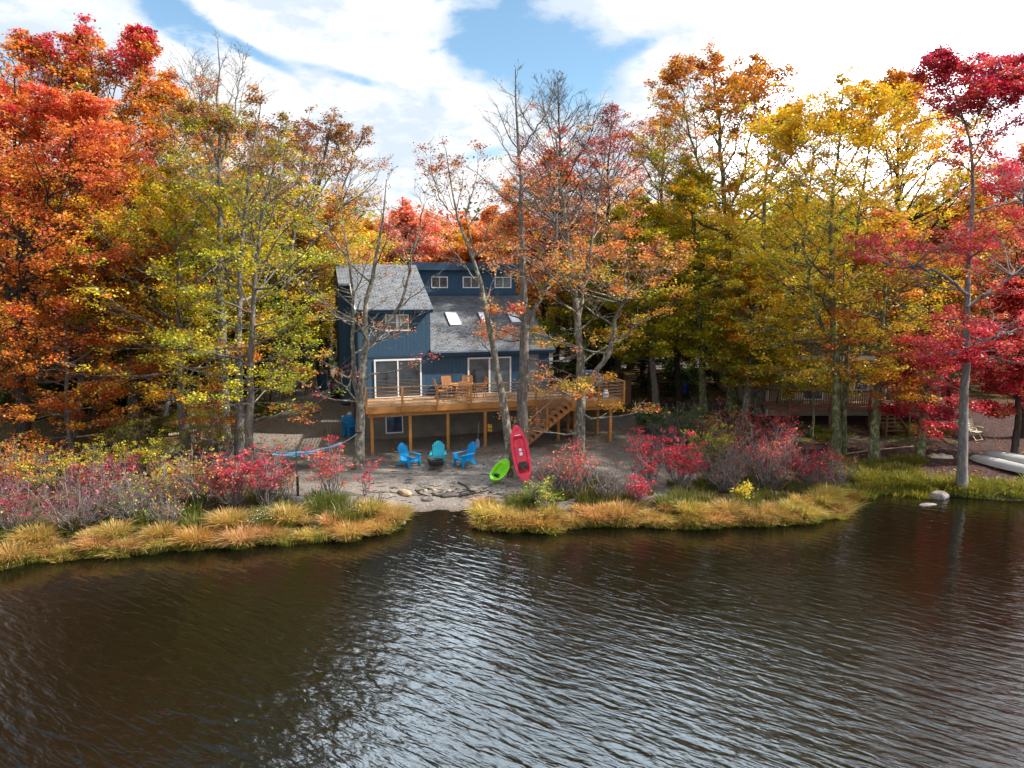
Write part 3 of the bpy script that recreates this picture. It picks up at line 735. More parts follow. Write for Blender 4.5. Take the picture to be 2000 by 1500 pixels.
# small shuttered door at the right end
w3 = win(house, 9.15, 9.72, 2.86, 4.95, 0, 'side_door', .05, fm=M_GREY, glass=simple('louvre_grey', (.20, .22, .25), .6, .1, 4, 0))
lb_ = MB()
for i in range(9): lb_.box((9.21, -.034, 2.95 + i * .12), (9.66, -.014, 3.0 + i * .12))
lb_.build('louvre', M_GREY, w3)
for u0, u1 in ((4.92, 5.94), (6.87, 7.93), (8.90, 9.98)):
    win(house, u0, u1, 8.55, 9.24, 6.0, fw=.055, mull=[((u0 + u1) / 2, .04)])
# gutters and downpipe
m = MB(); m.tube([(-.05, -.40, E1 + .03), (UL + .1, -.40, E1 + .03)], .045, 8); m.build('gutter', M_BLUETRIM, house)
m = MB(); m.tube([(UL + .1, -.40, E2 + .01), (WR + .18, -.40, E2 + .01)], .045, 8); m.build('gutter', M_BLUETRIM, house)
m = MB(); m.tube([(WR - .1, -.40, E2), (WR - .1, -.06, E2 - .35), (WR - .1, -.06, DZ + .1)], .035, 7); m.build('downpipe', M_BLUETRIM, house)
# skylights on the low roof
def onroof(px, py):
    r = ray(px, py); c, s = math.cos(TH), math.sin(TH); o_ = np.array([0, 0, H]) - np.array([HO[0], HO[1], 0])
    # plane z = E2+.22+SLP*v ; v = -x s + y c
    n = np.array([SLP * s, -SLP * c, 1.0]); k = E2 + .22; t = (k - n @ o_) / (n @ r); q = o_ + r * t
    return q[0] * c + q[1] * s, -q[0] * s + q[1] * c
for a, b_ in (((870, 613), (893, 637)), ((934, 613), (950, 634)), ((989, 612), (1008, 632))):
    u0, v1 = onroof(*a); u1, v0 = onroof(*b_); v0, v1 = min(v0, v1), max(v0, v1); u1 = u0 + .62 if a[0] < 900 else u0 + .5
    z = lambda v: E2 + .22 + SLP * v
    g = MB(); g.hexa([(u0, v0, z(v0)), (u1, v0, z(v0)), (u1, v1, z(v1)), (u0, v1, z(v1)), (u0, v0, z(v0) + .09), (u1, v0, z(v0) + .09), (u1, v1, z(v1) + .09), (u0, v1, z(v1) + .09)])
    sk = g.build('skylight', M_SKYLIGHT, house)
    f = MB(); t = .05
    for (a0, a1, c0, c1) in ((u0 - t, u0, v0 - t, v1 + t), (u1, u1 + t, v0 - t, v1 + t), (u0, u1, v0 - t, v0), (u0, u1, v1, v1 + t)):
        f.hexa([(a0, c0, z(c0)), (a1, c0, z(c0)), (a1, c1, z(c1)), (a0, c1, z(c1)), (a0, c0, z(c0) + .11), (a1, c0, z(c0) + .11), (a1, c1, z(c1) + .11), (a0, c1, z(c1) + .11)])
    f.build('frame', M_GREY, sk)
# downpipe elbow / meter on the left wall
m = MB(); m.box((-.10, 1.3, 3.95), (-.02, 1.42, 4.45)); m.box((-.22, 1.3, 3.88), (-.02, 1.42, 3.95)); m.build('vent_pipe', M_WHITE, house)

# ================================================================== cedar deck
deck = empty('wooden_deck', (HO[0], HO[1], 0), TH, label='raised cedar deck with horizontal-bar railing along the front of the blue house', cat='deck')
DZ = 2.90; DL, DR, DM = .02, 12.98, 10.05; DF, DF2 = -3.0, -4.1
m = MB(); m.box((DL + .04, DF + .04, DZ - .04), (DR - .04, -.004, DZ)); m.box((DM + .04, DF2 + .04, DZ - .04), (DR - .04, DF + .04, DZ)); m.box((WR + .01, -.004, DZ - .04), (DR - .04, 1.6, DZ)); m.build('floor', M_DECK, deck)
m = MB()
m.box((DL, DF, DZ - .30), (DM, DF + .038, DZ + .008)); m.box((DM, DF2, DZ - .30), (DR, DF2 + .038, DZ + .008)); m.box((DL, DF + .04, DZ - .30), (DL + .038, -.01, DZ + .008)); m.box((DR - .038, DF2 + .04, DZ - .30), (DR, 1.6, DZ + .008))
m.box((DM, DF2 + .04, DZ - .30), (DM + .038, DF, DZ - .045))
m.build('fascia_board', M_WOODH, deck)
m = MB(); m.box((DL + .1, DF + .25, DZ - .52), (DM, DF + .34, DZ - .30)); m.box((DM, DF2 + .25, DZ - .52), (DR - .25, DF2 + .34, DZ - .30)); 
m.build('beam', M_WOODH, deck)
m = MB()
for u in np.arange(.5, 12.9, .41): m.box((u, (DF if u < DM else DF2) + .04, DZ - .26), (u + .04, -.02, DZ - .045))
m.build('joist', M_BROWNDECK, deck)
def gz(u, v):
    q = HW(u, v); return tz(q[0], q[1])
for u, v in ((.30, DF + .3), (2.15, DF + .3), (4.03, DF + .3), (5.95, DF + .3), (7.9, DF + .3), (9.9, DF + .3), (10.9, DF + .5), (12.36, DF2 + .3), (12.3, -2.3), (11.2, -.8)):
    g = gz(u, v); m = MB(); m.box((u - .07, v - .07, g - .05), (u + .07, v + .07, DZ - .52 if v < -1 else DZ - .3)); ps = m.build('post', M_WOOD, deck)
    m = MB(); m.lathe([(.17, -.05), (.16, .07)], 12, (u, v, g)); m.build('footing', M_CONC, ps)
def rail_run(pts, z0=DZ, posts=True):
    """posts and bars along a polyline of (u,v)"""
    for (a, b_) in zip(pts[:-1], pts[1:]):
        pa, pb = np.array([*a, 0.]), np.array([*b_, 0.])
        m = MB(); m.bar(pa + (0, 0, z0 + .955), pb + (0, 0, z0 + .955), .09, .035); m.build('handrail', M_RAIL, deck)
        for i in range(5):
            zz = z0 + .13 + i * .155; m = MB(); m.bar(pa + (0, 0, zz), pb + (0, 0, zz), .022, .034); m.build('rail_bar', M_RAIL, deck)
def rpost(u, v, zb=None, zt=None, wid=.095):
    m = MB(); m.box((u - wid / 2, v - wid / 2, zb if zb is not None else DZ - .26), (u + wid / 2, v + wid / 2, zt or DZ + .935)); return m.build('railing_post', M_WOOD, deck)
for u in (DL + .03, 1.75, 3.46, 5.14, 6.85, 8.54, 10.05): rpost(u, DF - .05)
for u in (10.62, 11.55, 12.93): rpost(u, DF2 - .05)
rpost(DL + .03, -.15, DZ); rpost(12.93, -2.0); rpost(12.93, 0.4); rpost(12.93, 1.5)
rail_run([(DL, DF - .02), (10.05, DF - .02)]); rail_run([(10.62, DF2 - .02), (12.95, DF2 - .02)]); rail_run([(12.93, DF2), (12.93, 1.55)]); rail_run([(DL + .03, DF), (DL + .03, -.1)])

# ================================================================== stairs
st = empty('deck_stairs', (HO[0], HO[1], 0), TH, label='cedar stairs with sloping rail bars descending leftwards from the deck to the beach', cat='stairs')
SU1, SU0 = 10.1, 7.15; V0s, V1s = DF2 - .02, DF - .10
nst = 12; rise = (DZ - .55) / nst; run = (SU1 - SU0) / nst
for i in range(nst):
    z = DZ - rise * (i + 1); u1 = SU1 - run * i
    m = MB(); m.box((u1 - run - .02, V0s + .045, z - .04), (u1, V1s - .045, z)); m.build('tread', M_WOODH, st)
for v in (V0s, V1s):
    pr = []
    top = [(SU1 + .05, DZ - .02)]
    poly = [(SU1 + .05, DZ - .36)]
    zb = .42
    poly += [(SU0 - .12, zb), (SU0 - .12, zb + .22)]
    for i in range(nst - 1, -1, -1):
        z = DZ - rise * (i + 1) - .04; u0 = SU1 - run * (i + 1)
        poly += [(u0, z), (u0 + run, z)]
    poly += [(SU1 + .05, DZ - .05 - rise)]
    m = MB(); m.prism(poly, v - .02, v + .02, axis=1); m.build('stringer', M_WOOD, st)
slope = (DZ - .55) / (SU1 - SU0)
def zs(u): return DZ - (SU1 - u) * slope
for v in (V0s - .05, V1s + .05):
    for u in (SU1 + .0, 8.75 if v < -3.5 else 8.6, 7.35):
        m = MB(); m.box((u - .045, v - .045, zs(u) - .42), (u + .045, v + .045, zs(u) + .98)); m.build('newel_post', M_WOOD, st)
    m = MB(); m.bar((SU0 + .1, v, zs(SU0 + .1) + 1.0), (SU1 + .35, v, zs(SU1 + .35) + 1.0), .09, .035); m.build('handrail', M_RAIL, st)
    for i in range(6):
        zz = .20 + i * .13; m = MB(); m.bar((SU0 + .2, v, zs(SU0 + .2) + zz), (SU1, v, zs(SU1) + zz), .022, .03); m.build('rail_bar', M_RAIL, st)

# ================================================================== deck furniture
def place(o, p, rz=0): o.location = p; o.rotation_euler = (0, 0, rz); return o
def teak_chair(label, p, rz):
    t = empty('teak_chair', p, rz, label=label, cat='chair', group='teak chairs on the deck')
    m = MB()
    for i in range(5): m.box((-.24, -.22 + i * .092, .43), (.24, -.22 + i * .092 + .075, .455))
    m.build('seat', M_TEAK, t)
    m = MB(); 
    for i in range(7): m.hexa([(-.21 + i * .064, .22, .50), (-.21 + i * .064 + .04, .22, .50), (-.21 + i * .064 + .04, .24, .50), (-.21 + i * .064, .24, .50), (-.21 + i * .064, .34, .96), (-.21 + i * .064 + .04, .34, .96), (-.21 + i * .064 + .04, .36, .96), (-.21 + i * .064, .36, .96)])
    m.bar((-.25, .36, 1.0), (.25, .36, 1.0), .03, .10); m.bar((-.25, .23, .50), (.25, .23, .50), .03, .05); m.bar((-.25, .22, .45), (-.25, .37, 1.02), .035, .045); m.bar((.25, .22, .45), (.25, .37, 1.02), .035, .045)
    m.build('backrest', M_TEAK, t)
    for s in (-1, 1):
        m = MB(); m.bar((s * .25, -.22, 0), (s * .25, -.22, .66), .04); m.build('leg', M_TEAK, t)
        m = MB(); m.bar((s * .25, .28, 0), (s * .25, .22, .45), .04); m.build('leg', M_TEAK, t)
        m = MB(); m.bar((s * .27, -.26, .67), (s * .27, .27, .67), .055, .025); m.build('armrest', M_TEAK, t)
    return t
tb = empty('patio_table', HW(5.0, -1.35, DZ), TH, label='round teak patio table on the deck between the two sliding doors', cat='table')
m = MB(); m.lathe([(.62, .70), (.63, .72), (.62, .74)], 24); m.build('tabletop', M_TEAK, tb)
for i in range(4):
    a = math.pi / 4 + i * math.pi / 2; m = MB(); m.bar((.45 * math.cos(a), .45 * math.sin(a), 0), (.38 * math.cos(a), .38 * math.sin(a), .70), .05); m.build('leg', M_TEAK, tb)
for lb, u, v, a in (('teak chair at the back left of the patio table, against the blue wall', 4.55, -.55, .2), ('teak chair at the back right of the patio table, near the sliding door', 5.55, -.6, -.25),
                    ('teak chair at the front of the patio table, nearest the railing', 4.9, -2.25, math.pi), ('teak chair at the right side of the patio table', 6.0, -1.45, -math.pi / 2), ('teak chair at the left side of the patio table', 4.0, -1.35, math.pi / 2)):
    teak_chair(lb, HW(u, v, DZ), TH + a)
# covered grill
g = empty('covered_grill', HW(11.75, -2.6, DZ), TH + .1, label='barbecue grill under a slate blue cover on the right end of the deck', cat='grill')
m = MB(); m.prism([(-.62, .52), (-.62, .90), (-.50, 1.05), (-.40, 1.22), (-.18, 1.34), (.15, 1.36), (.38, 1.25), (.5, 1.06), (.66, .92), (.66, .52)], -.30, .30, axis=1); cv = m.build('cover', M_COVER, g, bevel=.05)
m = MB(); m.box((-.34, -.24, .12), (.34, .24, .519)); m.build('cabinet', M_BLACK, g)
for sx in (-1, 1):
    m = MB(); m.tube([(sx * .3, -.2, .06), (sx * .3, .2, .06)], .06, 10); m.build('wheel', M_TYRE, g)
pt = empty('propane_tank', HW(12.2, -3.55, DZ), 0, label='small white propane tank behind the deck railing near the corner post', cat='gas tank')
m = MB(); m.lathe([(.11, 0), (.15, .03), (.155, .08), (.155, .26), (.13, .33), (.06, .36)], 16); m.build('body', M_WHITE, pt, smooth=True)
m = MB(); m.lathe([(.10, .35), (.105, .44), (.09, .44), (.085, .36)], 14); m.build('collar', M_WHITE, pt)
rt = empty('red_bucket', HW(11.35, -3.5, DZ), 0, label='little orange-red bucket on the deck left of the propane tank', cat='bucket')
m = MB(); m.lathe([(.10, 0), (.13, .24), (.135, .25), (.12, .25), (.095, .02)], 14); m.build('body', simple('orange_red_plastic', (.6, .07, .02), .5, .1, 5, 0), rt)
m = MB(); m.tube([(.13 * math.cos(a), 0, .24 + .10 * math.sin(a)) for a in np.linspace(0, math.pi, 8)], .006, 5); m.build('handle', M_GREY, rt)
lv = empty('life_vest', HW(6.06, DF + .18, 1.55), TH, label='yellow life vest hanging on the deck post under the stairs side', cat='life vest')
m = MB(); m.box((.0, -.06, -.18), (.11, .06, .2)); m.box((.13, -.05, -.22), (.22, .06, .17)); m.build('panel', M_YELLOW, lv, bevel=.03)
m = MB(); m.box((-.02, -.07, -.03), (.24, .07, .0)); m.build('strap', M_BLACK, lv)
pdn = empty('paddle', HW(5.55, DF + .30, .5), TH, label='blue and white canoe paddle leaning beside the life vest post', cat='paddle')
m = MB(); m.bar((0, 0, .0), (.10, .1, 1.35), .03); m.build('shaft', M_GREY, pdn)
m = MB(); m.prism([(-.09, 0), (-.11, .2), (-.08, .42), (0, .5), (.10, .42), (.11, .2), (.08, 0)], -.01, .01, axis=1); m.build('blade', simple('blue_white_blade', (.30, .40, .55), .5, .3, 5, 0), pdn)

# ================================================================== beach things
def adirondack(label, p, rz, mat_, scale=1.0):
    t = empty('adirondack_chair', p, rz, label=label, cat='chair', group='adirondack chairs around the fire pit'); t.scale = (scale,) * 3
    # seat faces -y
    m = MB(); n = 6
    for i in range(n):
        y0 = -.30 + i * .095; z0 = .36 - i * .028
        m.hexa([(-.26, y0, z0 - .02), (.26, y0, z0 - .02), (.26, y0 + .088, z0 - .045), (-.26, y0 + .088, z0 - .045), (-.26, y0, z0), (.26, y0, z0), (.26, y0 + .088, z0 - .025), (-.26, y0 + .088, z0 - .025)])
    m.hexa([(-.27, -.315, .26), (.27, -.315, .26), (.27, -.295, .26), (-.27, -.295, .26), (-.27, -.325, .36), (.27, -.325, .36), (.27, -.300, .37), (-.27, -.300, .37)])
    m.build('seat', mat_, t)
    m = MB(); ns = 7
    for i in range(ns):
        q = (i - (ns - 1) / 2); x0 = q * .073; x1 = q * .083; top = 1.02 - .018 * q * q; w0, w1 = .031, .036
        yb, yt = .24, .24 + (top - .2) * .42
        m.hexa([(x0 - w0, yb, .20), (x0 + w0, yb, .20), (x0 + w0, yb + .03, .20), (x0 - w0, yb + .03, .20), (x1 - w1, yt, top), (x1 + w1, yt, top), (x1 + w1, yt + .03, top), (x1 - w1, yt + .03, top)])
    m.bar((-.27, .43, .60), (.27, .43, .60), .03, .07); m.bar((-.25, .30, .30), (.25, .30, .30), .03, .07)
    m.build('backrest', mat_, t)
    for s in (-1, 1):
        m = MB(); m.hexa([(s * .27, -.38, .545), (s * .40, -.38, .545), (s * .37, .40, .56), (s * .29, .40, .56), (s * .27, -.38, .575), (s * .40, -.38, .575), (s * .37, .40, .59), (s * .29, .40, .59)]); m.build('armrest', mat_, t, bevel=.012)
        m = MB(); m.hexa([(s * .29, -.35, 0), (s * .335, -.35, 0), (s * .335, -.24, 0), (s * .29, -.24, 0), (s * .29, -.33, .545), (s * .335, -.33, .545), (s * .335, -.15, .545), (s * .29, -.15, .545)]); m.build('leg', mat_, t)
        m = MB(); m.hexa([(s * .27, .48, 0), (s * .31, .48, 0), (s * .31, .58, 0), (s * .27, .58, 0), (s * .27, .08, .28), (s * .31, .08, .28), (s * .31, .30, .34), (s * .27, .30, .34)]); m.hexa([(s * .27, -.30, .25), (s * .31, -.30, .25), (s * .31, .12, .22), (s * .27, .12, .22), (s * .27, -.30, .36), (s * .31, -.30, .36), (s * .31, .12, .33), (s * .27, .12, .33)]); m.build('leg', mat_, t)
    return t
def onpx(px, py): q = GP(px, py); return (q[0], q[1], q[2])
adirondack('bright blue adirondack chair left of the fire pit, facing right', onpx(801, 911), R(50), M_CHAIRB)
adirondack('teal adirondack chair right behind the fire pit, facing the lake', onpx(856, 908), R(4), M_CHAIRT, 1.0)
adirondack('bright blue adirondack chair right of the fire pit, facing left', onpx(906, 909), R(-48), M_CHAIRB)
fp = empty('fire_pit', onpx(851, 916), 0, label='round black metal fire pit bowl on short legs among the adirondack chairs', cat='fire pit')
m = MB(); m.lathe([(.16, .14), (.31, .20), (.37, .40), (.41, .405), (.41, .425), (.36, .425), (.28, .28), (.05, .24)], 20); m.build('bowl', M_BLACK, fp, smooth=False)
for i in range(3):
    a = i * 2.094 + .5; m = MB(); m.bar((.30 * math.cos(a), .30 * math.sin(a), 0), (.24 * math.cos(a), .24 * math.sin(a), .28), .03); m.build('leg', M_BLACK, fp)
m = MB(); m.tube([(-.2, 0, .36), (.2, .05, .42)], .04, 7); m.tube([(-.1, -.18, .37), (.12, .2, .41)], .035, 7); m.build('log', simple('charred_wood', (.04, .03, .025), .9, .4), fp)
fw_ = empty('firewood', onpx(873, 913), .5, label='split orange firewood piece lying right of the fire pit', cat='firewood')
m = MB(); m.prism([(-.05, 0), (.05, 0), (.02, .09)], -.16, .16, axis=1); m.build('split_log', M_ROCKT, fw_)
wd = empty('blue_cup', onpx(886, 911), 0, label='small dark blue cup in the sand by the right blue chair', cat='cup'); m = MB(); m.lathe([(.05, 0), (.065, .13), (.055, .13), (.045, .01)], 12); m.build('body', M_CHAIRS, wd)

def kayak(name, label, bottom, direction, normal, L, W, mat_, seat=True, stickers=True, dp=.26):
    """hull lofted along x; open deck faces `normal`; x runs along `direction` from the bottom end"""
    X = np.array(direction, float); X /= np.linalg.norm(X); N = np.array(normal, float); N -= X * (N @ X); N /= np.linalg.norm(N); Yv = np.cross(N, X)
    import mathutils
    t = bpy.data.objects.new(name, None); COL.objects.link(t); tag(t, label, 'kayak')
    t.matrix_world = mathutils.Matrix(((X[0], Yv[0], N[0], bottom[0]), (X[1], Yv[1], N[1], bottom[1]), (X[2], Yv[2], N[2], bottom[2]), (0, 0, 0, 1)))
    nu, nv = 61, 25; u = np.linspace(0, 1, nu); s = 2 * u - 1
    hw = W / 2 * np.clip(1 - np.abs(s) ** 2.6, 0, 1) ** .72 + .012
    rock = .10 * np.abs(s) ** 3
    v = np.linspace(-1, 1, nv)
    U, V_ = np.meshgrid(u, v, indexing='ij'); HWd = hw[:, None] * np.ones_like(V_)
    # deck with moulded tub
    def box_(a, lo, hi, sft): return np.clip((a - lo) / sft, 0, 1) * np.clip((hi - a) / sft, 0, 1)
    tub = box_(U, .17, .80, .03) * box_(V_, -.76, .76, .16)
    fwd = box_(U, .84, .93, .03) * box_(V_, -.5, .5, .2) * .25
    Z = rock[:, None] + dp * .80 + .035 * (1 - V_ ** 2) * (1 - tub) - tub * .13 - fwd * .1
    Z += box_(U, .30, .36, .02) * tub * .05 + box_(U, .50, .78, .03) * box_(V_, -.16, .16, .1) * .055 + box_(U, .62, .66, .015) * tub * .035
    Vd = np.stack([U * L, V_ * HWd, Z], -1).reshape(-1, 3)
    I = np.arange(nu * nv).reshape(nu, nv); Qd = np.stack([I[:-1, :-1], I[:-1, 1:], I[1:, 1:], I[1:, :-1]], -1).reshape(-1, 4)
    A = np.linspace(0, math.pi, nv); Uh, Ah = np.meshgrid(u, A, indexing='ij')
    Vh = np.stack([Uh * L, -np.cos(Ah) * hw[:, None] * 1.0, rock[:, None] + dp * .80 * (1 - np.sin(Ah) ** .6) + 0 * Uh], -1).reshape(-1, 3)
    V = np.concatenate([Vd, Vh]); Q = np.concatenate([Qd, Qd[:, ::-1] + len(Vd)])
    np_mesh('hull', V, Q, mat_, t, smooth=True)
    m = MB()
    for sg in (-1, 1): m.tube([(u[i] * L, sg * hw[i], rock[i] + dp * .80) for i in range(0, nu, 3)], .022, 6)
    m.build('rim', mat_, t, smooth=True)
    if seat:
        a = .30 * L; zb = dp * .62; k_ = min(1, L / 2.2)
        m = MB(); m.prism([(a - .14 * k_, zb), (a + .16 * k_, zb - .01), (a + .18 * k_, zb + .04), (a - .06 * k_, zb + .07), (a - .13 * k_, zb + .20), (a - .19 * k_, zb + .20)], -.17 * k_, .17 * k_, axis=1); m.build('seat', M_BLACK, t, bevel=.02)
    if stickers:
        for k_, (a, h_) in enumerate(((.50, .07), (.57, .06))):
            m = MB(); zz = .235; m.box((a * L - h_, -.06, zz - .001), (a * L + h_, .06, zz + .004)); m.build('label_sheet', M_STICK, t)
        m = MB(); m.box((.815 * L, -.12, dp * .80 + .05), (.83 * L, .12, dp * .80 + .07)); m.build('handle', M_STICK, t)
    return t
kb = GP(1028, 946); ktop = atY(1007, 834, 29.95)
kayak('red_kayak', 'red kayak standing upright, leaning against the tall trunk by the stairs', (kb[0], kb[1], kb[2] + .02), ktop - kb, (0.02, -1, .35), np.linalg.norm(ktop - kb), .70, M_RED)
gb = GP(961, 946); gt = atY(991, 905, 30.0)
kayak('green_kayak', 'short lime green kayak leaning beside the bigger red one', (gb[0], gb[1], gb[2] + .02), gt - gb, (-.15, -1, .9), np.linalg.norm(gt - gb), .60, M_LIME, seat=True, stickers=False, dp=.22)

# hammock
ha = atY(489, 871, 31.5); hb = atY(701, 845, 31.15)
hm = empty('hammock', ha, 0, label='blue and white striped hammock slung between a slim trunk and the mottled maple', cat='hammock')
def hpt(t, sag=.75): p_ = ha + (hb - ha) * t; return np.array([p_[0], p_[1], p_[2] - sag * 4 * t * (1 - t)])
A0, A1 = .20, .84
n, k = 40, 13; Vs = []; 
for i in range(n):
    t = i / (n - 1); tt = A0 + (A1 - A0) * t; c = hpt(tt); w_ = .55 * math.sin(math.pi * min(max(t * .92 + .04, 0), 1)) ** .55
    for j in range(k):
        q = j / (k - 1) * 2 - 1
        Vs.append((c[0] - ha[0], c[1] - ha[1] + q * w_, c[2] - ha[2] + .22 * q * q * w_ + .02 * math.sin(q * 9 + t * 20)))
I = np.arange(n * k).reshape(n, k); Q = np.stack([I[:-1, :-1], I[:-1, 1:], I[1:, 1:], I[1:, :-1]], -1).reshape(-1, 4)
cl = np_mesh('cloth', np.array(Vs), Q, M_HAM, hm, smooth=True); uvl = cl.data.uv_layers.new(name='uv')
uvs = np.zeros((len(Q) * 4, 2)); 
for a, fc in enumerate(Q):
    for b_, vi in enumerate(fc): uvs[a * 4 + b_] = ((vi // k) / (n - 1), (vi % k) / (k - 1))
uvl.data.foreach_set('uv', uvs.ravel())
md = cl.modifiers.new('thick', 'SOLIDIFY'); md.thickness = .012
for (t0, t1) in ((0, A0), (A1, 1)):
    m = MB(); m.tube([hpt(t0) - ha, hpt((t0 + t1) / 2) - ha, hpt(t1) - ha], .016, 6); m.build('rope', M_ROPE if t0 == 0 else simple('white_rope', (.5, .52, .55), .9, .1), hm)
# strap on the mottled trunk
m = MB(); m.lathe([(.175, -.03), (.175, .03)], 12, (hb[0] - ha[0] - .02, hb[1] - ha[1] + .12, hb[2] - ha[2])); m.build('strap', M_ROPE, hm)

# stacked loungers, side table, box by the mottled tree
def stack_chair(label, p, rz):
    t = empty('stacked_chair', p, rz, label=label, cat='chair', group='stacked deep blue chairs')
    m = MB(); m.hexa([(-.28, -.30, .34), (.28, -.30, .34), (.28, .22, .28), (-.28, .22, .28), (-.28, -.30, .37), (.28, -.30, .37), (.28, .22, .31), (-.28, .22, .31)]); m.build('seat', M_CHAIRS, t)
    m = MB()
    for i in range(6): x = -.25 + i * .10; m.hexa([(x - .035, .22, .3), (x + .035, .22, .3), (x + .035, .25, .3), (x - .035, .25, .3), (x - .035, .42, .85), (x + .035, .42, .85), (x + .035, .45, .85), (x - .035, .45, .85)])
    m.bar((-.29, .35, .62), (.29, .35, .62), .03, .06); m.build('backrest', M_CHAIRS, t)
    for s in (-1, 1):
        m = MB(); m.hexa([(s * .28, -.33, 0), (s * .32, -.33, 0), (s * .32, -.22, 0), (s * .28, -.22, 0), (s * .28, -.28, .55), (s * .32, -.28, .55), (s * .32, -.16, .55), (s * .28, -.16, .55)]); m.build('leg', M_CHAIRS, t)
        m = MB(); m.bar((s * .30, .48, .02), (s * .30, .15, .32), .04, .08); m.build('leg', M_CHAIRS, t)
        m = MB(); m.bar((s * .33, -.34, .56), (s * .33, .38, .60), .10, .025); m.build('armrest', M_CHAIRS, t)
    return t
sp_ = onpx(687, 858)
for i in range(4): stack_chair('stacked deep blue plastic chair behind the mottled maple, ' + ('lowest of the stack', 'second from the bottom', 'third from the bottom', 'topmost of the stack')[i], (sp_[0], sp_[1], sp_[2] + i * .115), R(40))
tt_ = empty('side_table', onpx(652, 852), R(8), label='light folding camp table with thin legs left of the stacked blue chairs', cat='table')
m = MB(); m.box((-.62, -.28, .80), (.55, .28, .825)); m.build('tabletop', M_GREY, tt_)
for x in (-.32, -.18): m = MB(); m.bar((x, 0, 0.02), (x, 0, .80), .03); m.build('leg', M_GREY, tt_)
m = MB(); m.bar((-.55, -.22, .02), (.30, -.22, .02), .04, .03); m.bar((-.55, .22, .02), (.30, .22, .02), .04, .03); m.build('foot_bar', M_TEAK, tt_)
for x in (.45,): m = MB(); m.bar((x, .0, .0), (x, .0, .80), .03); m.build('leg', M_GREY, tt_)
cb_ = empty('gas_canister', onpx(684, 836), 0, label='pale upright canister between camp table and mottled maple', cat='canister'); m = MB(); m.lathe([(.13, 0), (.15, .05), (.15, .75), (.10, .85), (.05, .88)], 14); m.build('body', simple('pale_grey_plastic', (.45, .47, .5), .5, .1), cb_, smooth=True); m = MB(); m.lathe([(.04, .87), (.05, .95), (.02, .97)], 10); m.build('valve', M_GREY, cb_)
sn = onpx(691, 822); stump = empty('broken_stump', sn, .2, label='broken grey stump standing behind the mottled maple by the house corner', cat='stump')
m = MB(); m.tube([(0, 0, -.05), (.0, 0, .5), (-.04, 0, .95), (.02, 0, 1.35)], [.17, .13, .10, .02], 9); m.build('wood', M_BARK['grey'], stump)
sk = empty('wooden_stake', onpx(582, 968), 0, label='weathered upright stake at the left edge of the beach', cat='stake'); m = MB(); hgt = atY(582, 872, onpx(582, 968)[1])[2] - onpx(582, 968)[2]
m.tube([(0, 0, -.1), (.01, 0, hgt * .4), (-.01, 0, hgt * .42), (0.0, 0, hgt)], [.055, .05, .022, .018], 7); m.build('pole', M_BARK['dark'], sk)

# bin, car, logs
bn = empty('wheeled_bin', onpx(631, 762), R(10), label='dark blue wheeled bin with propped lid by the road left of the house', cat='bin')
m = MB(); m.hexa([(-.24, -.26, .06), (.24, -.26, .06), (.24, .24, .06), (-.24, .24, .06), (-.30, -.34, .98), (.30, -.34, .98), (.30, .32, .98), (-.30, .32, .98)]); m.box((-.33, -.37, .98), (.33, .35, 1.03)); m.build('body', M_BINBLUE, bn)
m = MB(); m.hexa([(-.33, -.36, 1.04), (.33, -.36, 1.04), (.33, .36, 1.12), (-.33, .36, 1.12), (-.30, -.30, 1.12), (.30, -.30, 1.12), (.28, .34, 1.30), (-.28, .34, 1.30)]); m.build('lid', M_BLACK, bn, bevel=.02)
for s in (-1, 1): m = MB(); m.tube([(s * .22, .24, .10), (s * .30, .24, .10)], .10, 12); m.build('wheel', M_TYRE, bn)
m = MB(); m.bar((-.22, .38, .98), (.22, .38, .98), .03); m.build('handle', M_BINBLUE, bn)
